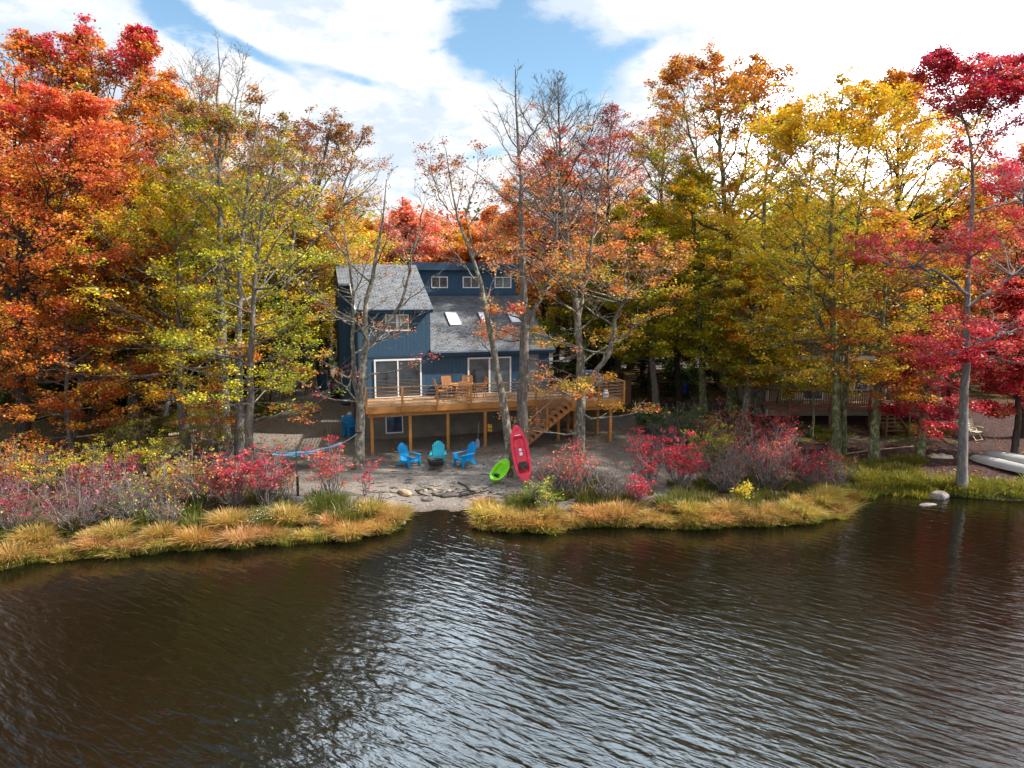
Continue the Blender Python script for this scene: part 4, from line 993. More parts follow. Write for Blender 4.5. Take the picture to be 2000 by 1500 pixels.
def car():
    p = onpx(668, 779); t = empty('parked_car', (p[0], p[1] + 2.0, p[2]), R(6), label='black hatchback parked behind the left corner of the blue house, rear facing the lake', cat='car')
    prof = [(-2.1, .32), (-2.15, .62), (-2.05, .95), (-1.95, 1.0), (-1.55, 1.38), (-.9, 1.47), (.2, 1.45), (1.05, 1.02), (1.9, .88), (2.15, .70), (2.15, .32)]
    n = len(prof); V = []; 
    for s in (-1, -.86, .86, 1):
        for (y, z) in prof:
            tap = 1 - .22 * max(0, (z - .95)) / .5
            edge = .04 if abs(s) == 1 else 0
            V.append((s * .88 * tap, y * (1 - edge * .4), z - (edge if z > .5 else -edge)))
    F = []
    for k_ in range(3):
        for i in range(n): j = (i + 1) % n; F.append((k_ * n + i, k_ * n + j, (k_ + 1) * n + j, (k_ + 1) * n + i))
    F.append(tuple(range(n))); F.append(tuple(range(3 * n, 4 * n))[::-1])
    m = MB(); m.add(V, F); m.build('body', M_CAR, t, bevel=.04)
    m = MB(); m.hexa([(-.66, -2.03, 1.03), (.66, -2.03, 1.03), (.66, -2.0, 1.03), (-.66, -2.0, 1.03), (-.58, -1.65, 1.36), (.58, -1.65, 1.36), (.58, -1.62, 1.36), (-.58, -1.62, 1.36)]); m.build('rear_window', M_GLASS, t)
    for s in (-1, 1):
        m = MB(); m.box((s * .80 - .10, -2.17, .78), (s * .80 + .10, -2.02, .93)); m.build('tail_light', M_TAIL, t)
        for y in (-1.35, 1.35):
            m = MB(); m.tube([(s * .68, y, .32), (s * .90, y, .32)], .32, 18); w_ = m.build('wheel', M_TYRE, t)
            m = MB(); m.tube([(s * .895, y, .32), (s * .91, y, .32)], .19, 12); m.build('rim', M_GREY, w_)
        m = MB(); m.hexa([(s * .79, -1.5, 1.04), (s * .84, -1.5, 1.04), (s * .84, .75, 1.04), (s * .79, .75, 1.04), (s * .70, -1.2, 1.38), (s * .73, -1.2, 1.38), (s * .73, .15, 1.38), (s * .70, .15, 1.38)]); m.build('side_window', M_GLASS, t)
        m = MB(); m.box((s * .98 - .09, .5, .98), (s * .98 + .09, .6, 1.12)); m.build('wing_mirror', M_CAR, t, bevel=.03)
    m = MB(); m.box((-.25, -2.185, .62), (.25, -2.165, .74)); m.build('number_plate', M_STICK, t)
    m = MB(); m.box((-.86, -2.2, .36), (.86, -2.06, .52)); m.build('bumper', M_BLACK, t, bevel=.03)
car()
def log(label, a, b_, r, mat_=M_LOG, name='log'):
    A, B = np.array(onpx(*a)), np.array(onpx(*b_)); A[2] += r; B[2] += r; t = empty(name, A, label=label, cat='log')
    mids_ = [A + (B - A) * q + rng.normal(0, .04, 3) * (q > 0) for q in (0, .33, .66, 1)]
    m = MB(); m.tube([q - A for q in mids_], [r, r * 1.05, r * .95, r * .8], 9); m.build('wood', mat_, t, smooth=True)
log('longest split-bleached log edging the drive between the twin and dark trunks', (548, 812), (604, 797), .12)
log('grey log edging the drive left of the twin-trunked tree', (496, 815), (522, 810), .10)
log('thin pale log behind the drive edging', (546, 803), (590, 792), .09)
log('pale fallen log on the left bank left of the slim trunks', (330, 853), (420, 842), .09)
log('fallen branch on the dark mulch between mossy trunks', (1650, 888), (1785, 872), .035, name='fallen_branch')
log('fallen branch lying by the left dark woods gap', (150, 856), (215, 846), .06, name='fallen_branch')

def rock(name, label, px, py, sx, sy, sz, mat_, seed=0, zoff=0.0, p=None, flat=.0):
    r_ = np.random.default_rng(seed + 11); q = np.array(p if p is not None else onpx(px, py)); q[2] += zoff
    t = None
    bm = bmesh.new(); bmesh.ops.create_icosphere(bm, subdivisions=3, radius=1)
    dirs = r_.normal(0, 1, (9, 3)); dirs /= np.linalg.norm(dirs, axis=1, keepdims=True); ds = r_.uniform(.62, .95, 9)
    for v in bm.verts:
        c = np.array(v.co)
        for d, k_ in zip(dirs, ds):
            e = c @ d - k_
            if e > 0: c = c - d * e * .85
        c = c * (1 + .04 * math.sin(c[0] * 7 + seed) * math.sin(c[1] * 6))
        v.co = (c[0] * sx, c[1] * sy, c[2] * sz + sz * .35)
    me = bpy.data.meshes.new(name); bm.to_mesh(me); bm.free(); me.materials.append(mat_)
    o = bpy.data.objects.new(name, me); COL.objects.link(o); o.location = q; o.rotation_euler = (0, 0, r_.uniform(-.4, .4)); tag(o, label, 'rock'); return o
rock('boulder', 'largest tan boulder lying at the left of the beach edge', 790, 966, .34, .20, .17, M_ROCKT, 1)
rock('rock', 'small tan stone right of the large tan boulder', 831, 959, .10, .08, .07, M_ROCKT, 2)
rock('rock', 'flat tan stone in the middle of the beach edge', 848, 958, .11, .08, .06, M_ROCKT, 3)
rock('rock', 'round tan stone, third of the row along the beach edge', 877, 960, .14, .10, .08, M_ROCKT, 4)
rock('rock', 'orange-tan stone, right one of the row on the beach edge', 932, 962, .11, .09, .10, M_ROCKT, 5)
rock('rock', 'pale stone touching the orange-tan stone', 940, 960, .08, .07, .08, M_ROCKT, 6)
rock('rock', 'small pinkish stone left of the tan boulder', 762, 968, .08, .06, .05, M_ROCKT, 7)
for i, (a, b_, w_, lb) in enumerate([(835, 977, .28, 'dark half-buried stone nearest the water on the beach'), (748, 980, .20, 'dark stone by the left sedge end'), (800, 981, .14, 'dark flat stone below the tan boulder'),
        (965, 960, .24, 'dark wet stone below the green kayak'), (985, 966, .30, 'dark wet stone at the right edge of the beach'), (875, 968, .36, 'long low dark stone mid beach edge'), (722, 962, .22, 'dark stone below the crimson sprig'), (903, 966, .18, 'small dark stone right of mid beach'), (955, 970, .16, 'small dark stone between the two right wet stones')]):
    rock('dark_rock', lb, a, b_, w_, w_ * .5, w_ * .28, M_ROCKD, 20 + i, -.03)
q = atZ(1832, 972, 0); rock('shore_rock', 'large pinkish grey rock at the right cove waterline', 0, 0, .50, .30, .24, M_ROCKG, 40, 0, (q[0], q[1], -.03))
q = atZ(1978, 970, 0); rock('shore_rock', 'pale rock at the right frame edge waterline', 0, 0, .38, .28, .26, M_ROCKG, 41, 0, (q[0], q[1], .0))
q = atZ(1812, 986, 0); rock('shore_rock', 'low rock awash in front of the large pinkish rock', 0, 0, .42, .16, .08, M_ROCKG, 42, 0, (q[0], q[1], -.03))
q = atZ(1706, 956, 0); rock('shore_rock', 'small grey rock at the inner corner of the cove', 0, 0, .16, .12, .10, M_ROCKG, 43, 0, (q[0], q[1], .02))
q = atZ(783, 1022, 0); rock('shore_rock', 'small wet rock at the tip of the left sedge', 0, 0, .20, .14, .10, M_ROCKG, 44, 0, (q[0], q[1], .0))
# beach roots
def root_(label, pts):
    P = [np.array(onpx(*p_)) + (0, 0, .015) for p_ in pts]; t = empty('tree_root', P[0], label=label, cat='root')
    m = MB(); m.tube([q - P[0] for q in P], np.linspace(.05, .02, len(P)), 6); m.build('wood', M_BARK['dark'], t, smooth=True)
root_('dark root curving over the sand above the tan stones', [(895, 943), (912, 952), (920, 962), (938, 958), (960, 950)])
root_('dark root lying along the beach edge in the middle', [(845, 967), (870, 972), (900, 969), (928, 964), (955, 958)])
root_('short dark root left on the beach edge', [(812, 958), (822, 966), (840, 970)])

# ================================================================== right bank: boats, chair, kayak
def canoe(label, a, b_, w_, seed):
    A, B = np.array(onpx(*a)), np.array(onpx(*b_)); d = B - A; L = np.linalg.norm(d[:2]); t = empty('canoe', A, math.atan2(d[1], d[0]), label=label, cat='canoe', group='overturned canoes on the right bank')
    nu, nv = 41, 17; s = np.linspace(-1, 1, nu); hw = w_ / 2 * (1 - np.abs(s) ** 2.3) ** .8 + .01; U, A_ = np.meshgrid(s, np.linspace(0, math.pi, nv), indexing='ij')
    z = .34 * np.sin(A_) ** .75 * (1 - .25 * np.abs(U) ** 3) * np.clip((1 - np.abs(U) ** 6), .02, 1) ** .5; V = np.stack([(U + 1) / 2 * L, -np.cos(A_) * hw[:, None], z + .02], -1).reshape(-1, 3)
    I = np.arange(nu * nv).reshape(nu, nv); Q = np.stack([I[:-1, :-1], I[:-1, 1:], I[1:, 1:], I[1:, :-1]], -1).reshape(-1, 4)
    np_mesh('hull', V, Q[:, ::-1], M_CANOE, t, smooth=True)
    m = MB(); m.tube([((q + 1) / 2 * L, 0, .362 * (1 - .25 * abs(q) ** 3) * (1 - abs(q) ** 6) ** .5 + .012) for q in np.linspace(-.96, .96, 20)], .014, 6); m.build('keel', M_GREY, t)
    m = MB()
    for sg in (-1, 1): m.tube([((s[i] + 1) / 2 * L, sg * hw[i], .025) for i in range(0, nu, 4)], .018, 6)
    m.build('gunwale', M_CANOE, t)
canoe('overturned pale canoe nearest the water on the right bank', (1893, 896), (2040, 938), .85, 1)
canoe('overturned pale canoe behind the nearer one at the right edge', (1918, 889), (2060, 918), .85, 2)
t = empty('small_dinghy', onpx(1836, 893), R(-12), label='small white overturned dinghy shape between mossy trunk and tall grey trunk', cat='dinghy')
nu, nv = 15, 9; U, A_ = np.meshgrid(np.linspace(-1, 1, nu), np.linspace(0, math.pi, nv), indexing='ij'); rr_ = .26 * (1 - np.abs(U) ** 3) ** .5 + .02
V = np.stack([U * .55 + .03 * np.sin(A_ * 5), -np.cos(A_) * rr_, np.sin(A_) * (.15 + .04 * np.sin(U * 9)) * (1 - np.abs(U) ** 4 * .6)], -1).reshape(-1, 3); I = np.arange(nu * nv).reshape(nu, nv)
np_mesh('hull', V, np.stack([I[:-1, :-1], I[:-1, 1:], I[1:, 1:], I[1:, :-1]], -1).reshape(-1, 4)[:, ::-1], M_CREAM, t, smooth=True)
m = MB(); m.bar((-.5, -.2, .03), (.5, -.24, .03), .05, .05); m.build('rim', M_CREAM, t)
fc = empty('folding_chair', onpx(1902, 858), R(25), label='cream slatted folding armchair behind the tall grey trunk on the right', cat='chair')
m = MB()
for i in range(6): m.hexa([(-.24, .16 + i * .035, .46 + i * .10), (.24, .16 + i * .035, .46 + i * .10), (.24, .18 + i * .035, .46 + i * .10), (-.24, .18 + i * .035, .46 + i * .10), (-.24, .19 + i * .035, .54 + i * .10), (.24, .19 + i * .035, .54 + i * .10), (.24, .21 + i * .035, .54 + i * .10), (-.24, .21 + i * .035, .54 + i * .10)])
m.bar((-.26, .14, .42), (-.26, .40, 1.1), .035); m.bar((.26, .14, .42), (.26, .40, 1.1), .035); m.build('backrest', M_CREAM, fc)
m = MB()
for i in range(5): m.box((-.25, -.26 + i * .085, .42), (.25, -.26 + i * .085 + .07, .445))
m.build('seat', M_CREAM, fc)
for s in (-1, 1):
    m = MB(); m.bar((s * .28, -.28, 0), (s * .28, .22, .66), .035); m.build('leg', M_CREAM, fc)
    m = MB(); m.bar((s * .25, .28, 0), (s * .25, -.22, .42), .035); m.build('leg', M_CREAM, fc)
    m = MB(); m.bar((s * .29, -.26, .66), (s * .29, .30, .68), .055, .03); m.build('armrest', M_CREAM, fc)
m = MB(); m.bar((-.28, -.27, .02), (.28, -.27, .02), .03); m.build('foot_bar', M_CREAM, fc)

# ================================================================== beige house
B0 = atY(1497, 790, 41); bh = empty('beige_house', (B0[0], B0[1], 0), 0, label='beige lap-sided house with bright skylights behind the golden maple', cat='house')
W2, D2, Z0 = 10.2, 10.5, 1.3; E = 4.75
m = MB(); m.prism([(0, 1.0), (0, E), (5.3, E + .55 * 5.3), (D2, E + .2), (D2, 1.0)], 0, 6.0, axis=0)
m.prism([(-.0, 1.0), (-.0, 7.1), (5.3, 7.1 + .42 * 5.3), (D2, 6.9), (D2, 1.0)], 6.003, W2, axis=0)
m.build('wall', M_BEIGE, bh)
slab(-.3, 6.0, -.4, 5.3, E + .13, .55).build('roof', M_SHINGLE2, bh); slab(-.3, 6.0, 5.3, D2 + .4, E + .13 + .55 * 10.6, -.55).build('roof', M_SHINGLE2, bh)
slab(5.7, W2 + .3, -.4, 5.3, 7.23, .42).build('roof', M_SHINGLE2, bh); slab(5.7, W2 + .3, 5.3, D2 + .4, 7.23 + .42 * 10.6, -.42).build('roof', M_SHINGLE2, bh)
m = MB(); m.box((-.3, -.44, E - .32), (5.98, -.405, E - .08)); m.box((6.0, -.44, 6.86), (W2 + .3, -.405, 7.08)); m.build('eave_board', M_WHITE, bh)
m = MB(); m.box((-.02, -.03, 1.0), (.08, -.002, E - .1)); m.box((-.03, 0, 1.0), (-.002, .1, E)); m.build('corner_board', M_WHITE, bh)
for a, b_ in ((.85, 1.75), (1.9, 3.3), (3.55, 4.1), (5.05, 5.9)): win(bh, a, b_, 2.05 if a < 3.4 else 2.6, 3.95, 0, fw=.07, rails=[(2.75, .08)] if a < 3.4 else [], glass=M_GLASSDUSK)
win(bh, 6.9, 8.7, 1.95, 3.9, 0, 'sliding_door', fw=.08, mull=[(7.8, .07)]); win(bh, 6.75, 7.6, 5.1, 6.1, 0, fw=.07, rails=[(5.6, .05)])
for x in (.55, 2.15):
    z = lambda v: E + .13 + .55 * v; v0, v1 = 1.4, 2.25
    g = MB(); g.hexa([(x, v0, z(v0)), (x + 1.0, v0, z(v0)), (x + 1.0, v1, z(v1)), (x, v1, z(v1)), (x, v0, z(v0) + .1), (x + 1.0, v0, z(v0) + .1), (x + 1.0, v1, z(v1) + .1), (x, v1, z(v1) + .1)]); g.build('skylight', M_SKYLIGHT, bh)
p = MB(); p.box((-.012, 6.2, 2.5), (-.004, 7.0, 3.5)); w_ = p.build('window', M_GLASS, bh)
m = MB(); m.box((-.04, 6.1, 2.4), (-.002, 7.1, 2.499)); m.box((-.04, 6.1, 3.501), (-.002, 7.1, 3.6)); m.build('frame', M_WHITE, w_)
# brown deck
c0 = atY(1541, 800, 38.9); dz = 1.98; d2 = empty('brown_deck', (c0[0], c0[1], 0), 0, label='brown deck with upright balusters on the beige house', cat='deck')
DW = 9.2; BK = B0[1] - c0[1] - .02
m = MB(); m.box((.02, .02, dz - .04), (DW, BK, dz)); m.box((-1.0, .9, dz - .041), (.02, BK, dz - .001)); m.build('floor', M_DECK2, d2)
m = MB(); m.box((0, -.02, dz - .28), (4.55, .018, dz + .003)); m.box((5.85, -.02, dz - .28), (DW, .018, dz + .003)); m.build('fascia_board', M_BROWNDECK, d2)
m = MB(); m.bar((-1.1, .95, dz - .13), (-.02, .0, dz - .13), .03, .27); m.build('fascia_board', M_BROWNDECK, d2)
for x in (0, 2.3, 4.5, 5.9, 9.1): m = MB(); g_ = tz(c0[0] + x, c0[1]); m.box((x - .06, -.08, g_ - .05), (x + .06, .02, dz + .98)); m.build('post', M_BROWNDECK, d2)
def balus(a, b_, parent):
    a = np.array(a, float); b_ = np.array(b_, float); L = np.linalg.norm(b_ - a); n = int(L / .125)
    m = MB(); m.bar(a + (0, 0, .95), b_ + (0, 0, .95), .14, .035); m.build('handrail', M_GREYDECK, parent)
    m = MB(); m.bar(a + (0, 0, .10), b_ + (0, 0, .10), .035, .08); m.bar(a + (0, 0, .86), b_ + (0, 0, .86), .035, .08); m.build('rail', M_BROWNDECK, parent)
    for i in range(n): q = a + (b_ - a) * (i + .5) / n; m = MB(); m.bar(q + (0, 0, .14), q + (0, 0, .83), .035); m.build('baluster', M_BROWNDECK, parent)
balus((0.06, 0, dz), (4.5, 0, dz), d2); balus((-1.1, .95, dz), (-.06, .04, dz), d2); balus((5.96, 0, dz), (7.5, 0, dz), d2)
s2 = empty('brown_stairs', (c0[0], c0[1], 0), 0, label='short brown stairs with pale handrails descending from the brown deck', cat='stairs')
for i in range(6):
    z = dz - .17 * (i + 1); y = -.27 * (i + 1); m = MB(); m.box((4.65, y, z - .04), (5.75, y + .29, z)); m.build('tread', M_BROWNDECK, s2)
for x in (4.6, 5.8):
    m = MB(); m.bar((x, 0, dz - .1), (x, -1.75, dz - 1.2), .04, .26); m.build('stringer', M_BROWNDECK, s2)
    m = MB(); m.bar((x, 0, dz + .98), (x, -1.75, dz - .12), .09, .05); m.build('handrail', M_GREYDECK, s2)
    m = MB(); m.bar((x, -1.7, tz(c0[0] + x, c0[1] - 1.7) - .05), (x, -1.7, dz - .10), .09); m.build('newel_post', M_BROWNDECK, s2)
sw = empty('swing_frame', (c0[0] + .35, c0[1] + 1.1, dz), 0, label='dark blue A-frame swing seat stand on the brown deck', cat='swing')
for x in (-.35, 1.0):
    m = MB(); m.bar((x - .32, 0, 0), (x, .1, 1.72), .05); m.bar((x + .32, 0, 0), (x, .1, 1.72), .05); m.bar((x - .17, .05, .9), (x + .17, .05, .9), .035); m.build('frame_end', M_SWING, sw)
m = MB(); m.bar((-.35, .1, 1.72), (1.0, .1, 1.72), .05); m.build('top_bar', M_SWING, sw)
m = MB(); m.box((-.15, -.1, .45), (.8, .3, .50)); m.box((-.15, .28, .50), (.8, .33, .9)); m.build('seat', M_SWING, sw)
for x in (-.14, .79): m = MB(); m.bar((x, .1, .5), (x, .1, 1.7), .015); m.build('chain', M_GREY, sw)
rc = empty('white_round_chair', (c0[0] + .75, c0[1] + .45, dz), 0, label='round white chair behind the balusters of the brown deck', cat='chair')
m = MB(); m.lathe([(.05, .32), (.22, .34), (.30, .42), (.28, .46), (.1, .40)], 16); m.build('seat', M_WHITE, rc); m = MB(); m.add([(.3 * math.cos(a), .12 + .05 * math.sin(a) , .62 + .26 * math.sin(a)) for a in np.linspace(0, 2 * math.pi, 16, endpoint=False)] + [(.3 * math.cos(a), .16 + .05 * math.sin(a), .62 + .26 * math.sin(a)) for a in np.linspace(0, 2 * math.pi, 16, endpoint=False)], [tuple(range(16)), tuple(range(16, 32))[::-1]] + [(i, (i + 1) % 16, (i + 1) % 16 + 16, i + 16) for i in range(16)]); m.build('backrest', M_WHITE, rc)
for a in (.8, 2.3, 3.9, 5.5): m = MB(); m.bar((.2 * math.cos(a), .2 * math.sin(a), 0), (.14 * math.cos(a), .14 * math.sin(a), .36), .02); m.build('leg', M_GREY, rc)
# barrel and fence in the gap between the houses
br_ = empty('blue_barrel', onpx(1336, 772), 0, label='dark blue barrel in the deep shade between the two houses', cat='barrel')
m = MB(); m.lathe([(.26, 0), (.29, .05), (.30, .3), (.285, .45), (.30, .6), (.29, .86), (.26, .9)], 16); m.build('body', simple('royal_blue_plastic', (.01, .05, .25), .4, .1), br_, smooth=True); m = MB(); m.lathe([(.27, .9), (.27, .94), (.1, .96)], 16); m.build('lid', M_BLACK, br_)
fe = empty('board_fence', HW(13.1, 3.2, 0), TH, label='dark weathered board fence behind the right end of the deck', cat='fence')
m = MB(); g_ = gz(14, 3.2)
for i in range(26): m.box((i * .15, 0, g_ - .1), (i * .15 + .135, .025, g_ + 1.75 + .04 * math.sin(i * 3.1)))
m.build('boards', M_BROWNDECK, fe)
for x in (0, 1.9, 3.85): m = MB(); m.box((x, .03, g_ - .1), (x + .09, .12, g_ + 1.7)); m.build('post', M_BROWNDECK, fe)

# ------------------------------------------------------------------ trees, front row (each from its own trunk line)
def simple_tree(name, label, base, top, Y, rad, pal, **kw):
    mid = [((base[0] * (1 - t) + top[0] * t) + rng.normal(0, 3), base[1] * (1 - t) + top[1] * t) for t in (.25, .5, .75)]
    return tree(name, label, [pth([base] + mid + [top], Y)], rad, pal, **kw)
D = dict
# mottled forked tree in front of the house
tree('maple_tree', 'mottled lichen-barked maple forking in front of the left end of the blue house', [
    pth([(700,908),(702,850),(706,780),(709,720),(713,660),(712,600),(722,560),(736,505),(748,430),(756,350)], 31.3),
    [atY(a, b, 31.2) for a, b in [(711,690),(742,650),(775,610),(791,575),(800,530),(812,470),(826,400)]],
    [atY(a, b, 31.5) for a, b in [(703,800),(690,740),(688,660),(690,590),(684,520),(672,450),(655,380)]]],
    3.0, [(.25, D(redorange=2, crimson=1, orange=2)), (.6, D(orange=2, redorange=1, rust=1)), (1, D(rust=1, brown=1))],
    crown=(.24, 1), n1=30, n2=6, n3=4, nl=6, size=.15, r0=.20, bark_='lichen', elev=(10, 60), bare=[(0, .75), (.4, .55), (.62, .35), (.8, .15), (1, .06)], gapw=.35)
tree('leaning_tree', 'slim leaning tree crossing the skylights beside the red kayak, top nearly bare', [
    pth([(1003,930),(998,890),(992,850),(985,795),(976,745),(966,690),(953,620),(943,570),(930,520),(911,470),(893,430),(880,390),(878,330),(872,290)], 30.2),
    [atY(a, b, 30.3) for a, b in [(893,430),(862,392),(845,350),(842,310)]],
    [atY(a, b, 30.2) for a, b in [(930,520),(920,470),(908,430),(925,370),(935,320)]]],
    2.4, [(0, D(orange=2, salmon=2, rust=1)), (.6, D(rust=1, orange=1)), (1, D(brown=1, darkred=1))],
    crown=(.38, 1), n1=28, n2=6, n3=4, nl=4, size=.14, r0=.17, bark_='lichen', elev=(25, 60), bare=[(0, .5), (.45, .12), (.6, .12), (.75, .5), (1, .4)], gapw=.2)
tree('tall_tree', 'tall straight trunk behind the red kayak with a bare branching top', [
    pth([(1019,910),(1019,830),(1021,750),(1026,650),(1022,560),(1019,470),(1017,380),(1015,300),(1014,255),(1005,160),(1003,135)], 31),
    [atY(a, b, 31) for a, b in [(1024,665),(1048,600),(1072,545),(1083,500),(1087,440)]],
    [atY(a, b, 31) for a, b in [(1016,300),(1045,255),(1070,215),(1082,175)]]],
    2.9, [(0, D(salmon=3, orange=2)), (.6, D(salmon=3, orange=1, redorange=1)), (1, D(rust=1))],
    crown=(.30, 1), n1=42, n2=6, n3=5, nl=13, size=.15, r0=.23, bark_='grey', elev=(0, 58), bare=[(0, .8), (.35, .8), (.5, .55), (.58, .3), (.66, .04), (1, 0)], gapw=.2)
tree('forked_tree', 'pale-barked forked maple at the foot of the deck stairs with orange sprays', [
    pth([(1133,870),(1134,780),(1135,700),(1131,640),(1126,590),(1118,535),(1111,490),(1100,400),(1092,330),(1085,260)], 31.8),
    [atY(a, b, 31.8) for a, b in [(1131,640),(1138,575),(1148,520),(1157,470),(1166,400),(1180,320),(1190,250)]],
    [atY(a, b, 31.6) for a, b in [(1136,770),(1162,730),(1190,690),(1200,640),(1215,590)]]],
    3.1, [(0, D(salmon=3, orange=3)), (.28, D(salmon=1, gold=2, olive=1)), (.45, D(yellow=1, gold=1, yg=1, orange=1)), (.65, D(orange=2, salmon=2)), (.85, D(redorange=1, darkred=2)), (1, D(darkred=2))],
    crown=(.10, 1), n1=54, n2=6, n3=5, nl=11, size=.15, r0=.21, bark_='lichen', elev=(-5, 60), bare=[(0, .85), (.5, .7), (.75, .6), (1, .3)], gapw=.25)
# left group of straight trunks
tree('bare_topped_tree', 'left one of three slim trunks behind the hammock end, tall with a bare crown', [pth([(440,872),(438,780),(433,640),(428,500),(430,360),(431,230),(428,80)], 34.5),
    [atY(a, b, 34.5) for a, b in [(430,330),(455,240),(470,160),(475,110)]], [atY(a, b, 34.5) for a, b in [(430,340),(400,240),(385,170)]]],
    3.4, [(0, D(gold=1, yg=4)), (.5, D(yg=4, yellow=1)), (.7, D(gold=1, yg=2, rust=1))], crown=(.2, 1), n1=44, n2=6, n3=5, nl=11, size=.16, r0=.22, bark_='pale', elev=(5, 66),
    bare=[(0, .5), (.3, .9), (.6, .85), (.75, .15), (.85, .0)])
tree('slim_maple', 'middle one of three slim trunks by the hammock, yellow-green lower crown', [pth([(470,892),(468,780),(466,640),(470,500),(482,380),(500,260),(512,180)], 32.8),
    [atY(a, b, 32.8) for a, b in [(468,520),(440,430),(415,350),(400,280)]]],
    3.6, [(0, D(redorange=1, orange=1)), (.25, D(yg=4)), (.6, D(yg=4, yellow=1, green=1)), (.85, D(rust=1, olive=2, brown=1)), (1, D(brown=1))], crown=(.14, 1), n1=46, n2=7, n3=5, nl=12, size=.16, r0=.18, bark_='pale', elev=(0, 60),
    bare=[(0, .5), (.3, .85), (.65, .85), (.85, .5), (1, .35)])
tree('slim_maple', 'right one of three slim trunks, holding the left rope of the hammock', [pth([(487,908),(489,800),(493,660),(500,520),(515,400),(538,300),(552,240)], 31.6)],
    3.4, [(0, D(redorange=2, orange=1)), (.25, D(yg=4)), (.55, D(yg=4, green=1)), (.8, D(olive=3, gold=1)), (1, D(brown=2))], crown=(.14, 1), n1=40, n2=6, n3=5, nl=11, size=.16, r0=.16, bark_='grey', elev=(0, 58),
    bare=[(0, .3), (.3, .85), (.7, .8), (.85, .4), (1, .25)])
simple_tree('maple_tree', 'yellow-orange maple with a straight grey trunk rising from the left bank shrubs', (365,882), (340,330), 34.0, 4.3,
    [(0, D(orange=3, redorange=2)), (.3, D(gold=3, orange=2, yg=1)), (.6, D(yg=3, yellow=1)), (1, D(yellow=2, yg=3, gold=1))], crown=(.16, 1), n1=46, n2=7, n3=5, nl=15, size=.16, r0=.20, bark_='grey', elev=(-5, 55), bare=[(0, .7), (1, .9)])
tree('crooked_tree', 'crooked trunk with a bend, standing in the dark woods gap on the left', [pth([(267,852),(266,810),(257,760),(256,700),(254,620),(246,500),(235,380),(228,290)], 38.5)],
    4.4, [(0, D(gold=1, orange=1)), (.4, D(orange=2, yg=2)), (.7, D(yg=2, gold=2)), (1, D(gold=2, orange=2))], crown=(.32, 1), n1=40, n2=7, n3=5, nl=15, size=.17, r0=.21, bark_='grey', elev=(5, 60))
simple_tree('young_maple', 'slender young maple with orange leaves left of the dark woods gap', (137,868), (120,480), 33.4, 3.0,
    [(0, D(orange=3, gold=1)), (.5, D(orange=2, redorange=1, rust=1)), (1, D(orange=2, rust=1))], crown=(.12, 1), n1=34, n2=6, n3=5, nl=14, size=.16, r0=.11, bark_='grey', elev=(-5, 50))
simple_tree('slender_tree', 'thin straight trunk right of the crooked trunk on the left bank', (326,850), (332,560), 38.5, 2.0, [(0, D(yg=1, gold=1)), (1, D(gold=1, orange=1))], crown=(.5, 1), n1=20, n2=5, n3=4, nl=12, r0=.13, bark_='pale')
simple_tree('slender_tree', 'very thin trunk just left of another in the left woods edge', (307,848), (300,600), 39.5, 1.8, [(0, D(yg=1, olive=1)), (1, D(yg=1, orange=1))], crown=(.55, 1), n1=16, n2=5, n3=4, nl=12, r0=.09, bark_='grey')
# big red-orange maple at the left edge
tree('red_orange_maple', 'huge red-orange maple filling the left edge of the view', [pth([(50,905),(48,780),(42,640),(38,480),(36,330),(30,150)], 33),
    [atY(a, b, 33) for a, b in [(45,640),(100,480),(130,360),(140,270)]], [atY(a, b, 32.5) for a, b in [(42,640),(-20,480),(-50,330),(-60,230)]]],
    5.4, [(0, D(orange=2, rust=1, gold=1)), (.25, D(orange=3, rust=2)), (.5, D(redorange=2, orange=5)), (.75, D(redorange=4, orange=3)), (1, D(redorange=3, crimson=.6, orange=1))],
    crown=(.06, 1), n1=92, n2=7, n3=6, nl=14, size=.17, r0=.27, bark_='dark', elev=(-6, 55), prof='round')
simple_tree('red_orange_maple', 'lower rust-orange maple in front of the huge red one at the left edge', (150,880), (185,430), 36, 4.2,
    [(0, D(orange=2, rust=2, gold=1)), (.5, D(orange=2, rust=3)), (1, D(redorange=1, orange=2))], crown=(.22, 1), n1=52, n2=7, n3=5, nl=15, size=.17, r0=.17, bark_='grey', elev=(-5, 50))
tree('tall_maple', 'very tall orange maple with crimson top, highest of the left woods', [pth([(215,835),(212,640),(208,440),(200,300),(180,180),(165,45)], 41),
    [atY(a, b, 41) for a, b in [(210,450),(240,330),(265,220),(275,110)]], [atY(a, b, 41) for a, b in [(208,430),(150,320),(110,230),(85,150)]]],
    6.2, [(0, D(yg=1, gold=1)), (.4, D(yg=2, gold=2, green=1)), (.62, D(gold=2, olive=2, orange=1)), (.8, D(orange=3, rust=2)), (.93, D(rust=2, crimson=1)), (1, D(crimson=3, darkred=1))],
    crown=(.3, 1), n1=78, n2=7, n3=5, nl=11, size=.20, r0=.26, bark_='dark', elev=(10, 66), gapw=.12)
simple_tree('tall_maple', 'tall orange maple between the crimson-topped tree and the bare top on the left', (330,825), (330,150), 43, 5.0,
    [(0, D(yg=2, gold=1)), (.5, D(yg=2, gold=2)), (.75, D(orange=3, gold=2)), (1, D(orange=3, rust=1))], crown=(.3, 1), n1=60, n2=7, n3=5, nl=11, size=.20, r0=.2, bark_='dark', elev=(10, 66), gapw=.1)
simple_tree('red_topped_maple', 'slim maple with small scarlet top beside the huge red-orange maple', (190,850), (178,265), 37, 2.8,
    [(0, D(green=2, yg=1)), (.6, D(orange=2, redorange=2)), (1, D(magenta=2, redorange=3))], crown=(.55, 1), n1=34, n2=6, n3=5, nl=13, size=.17, r0=.15, bark_='dark', elev=(10, 55))
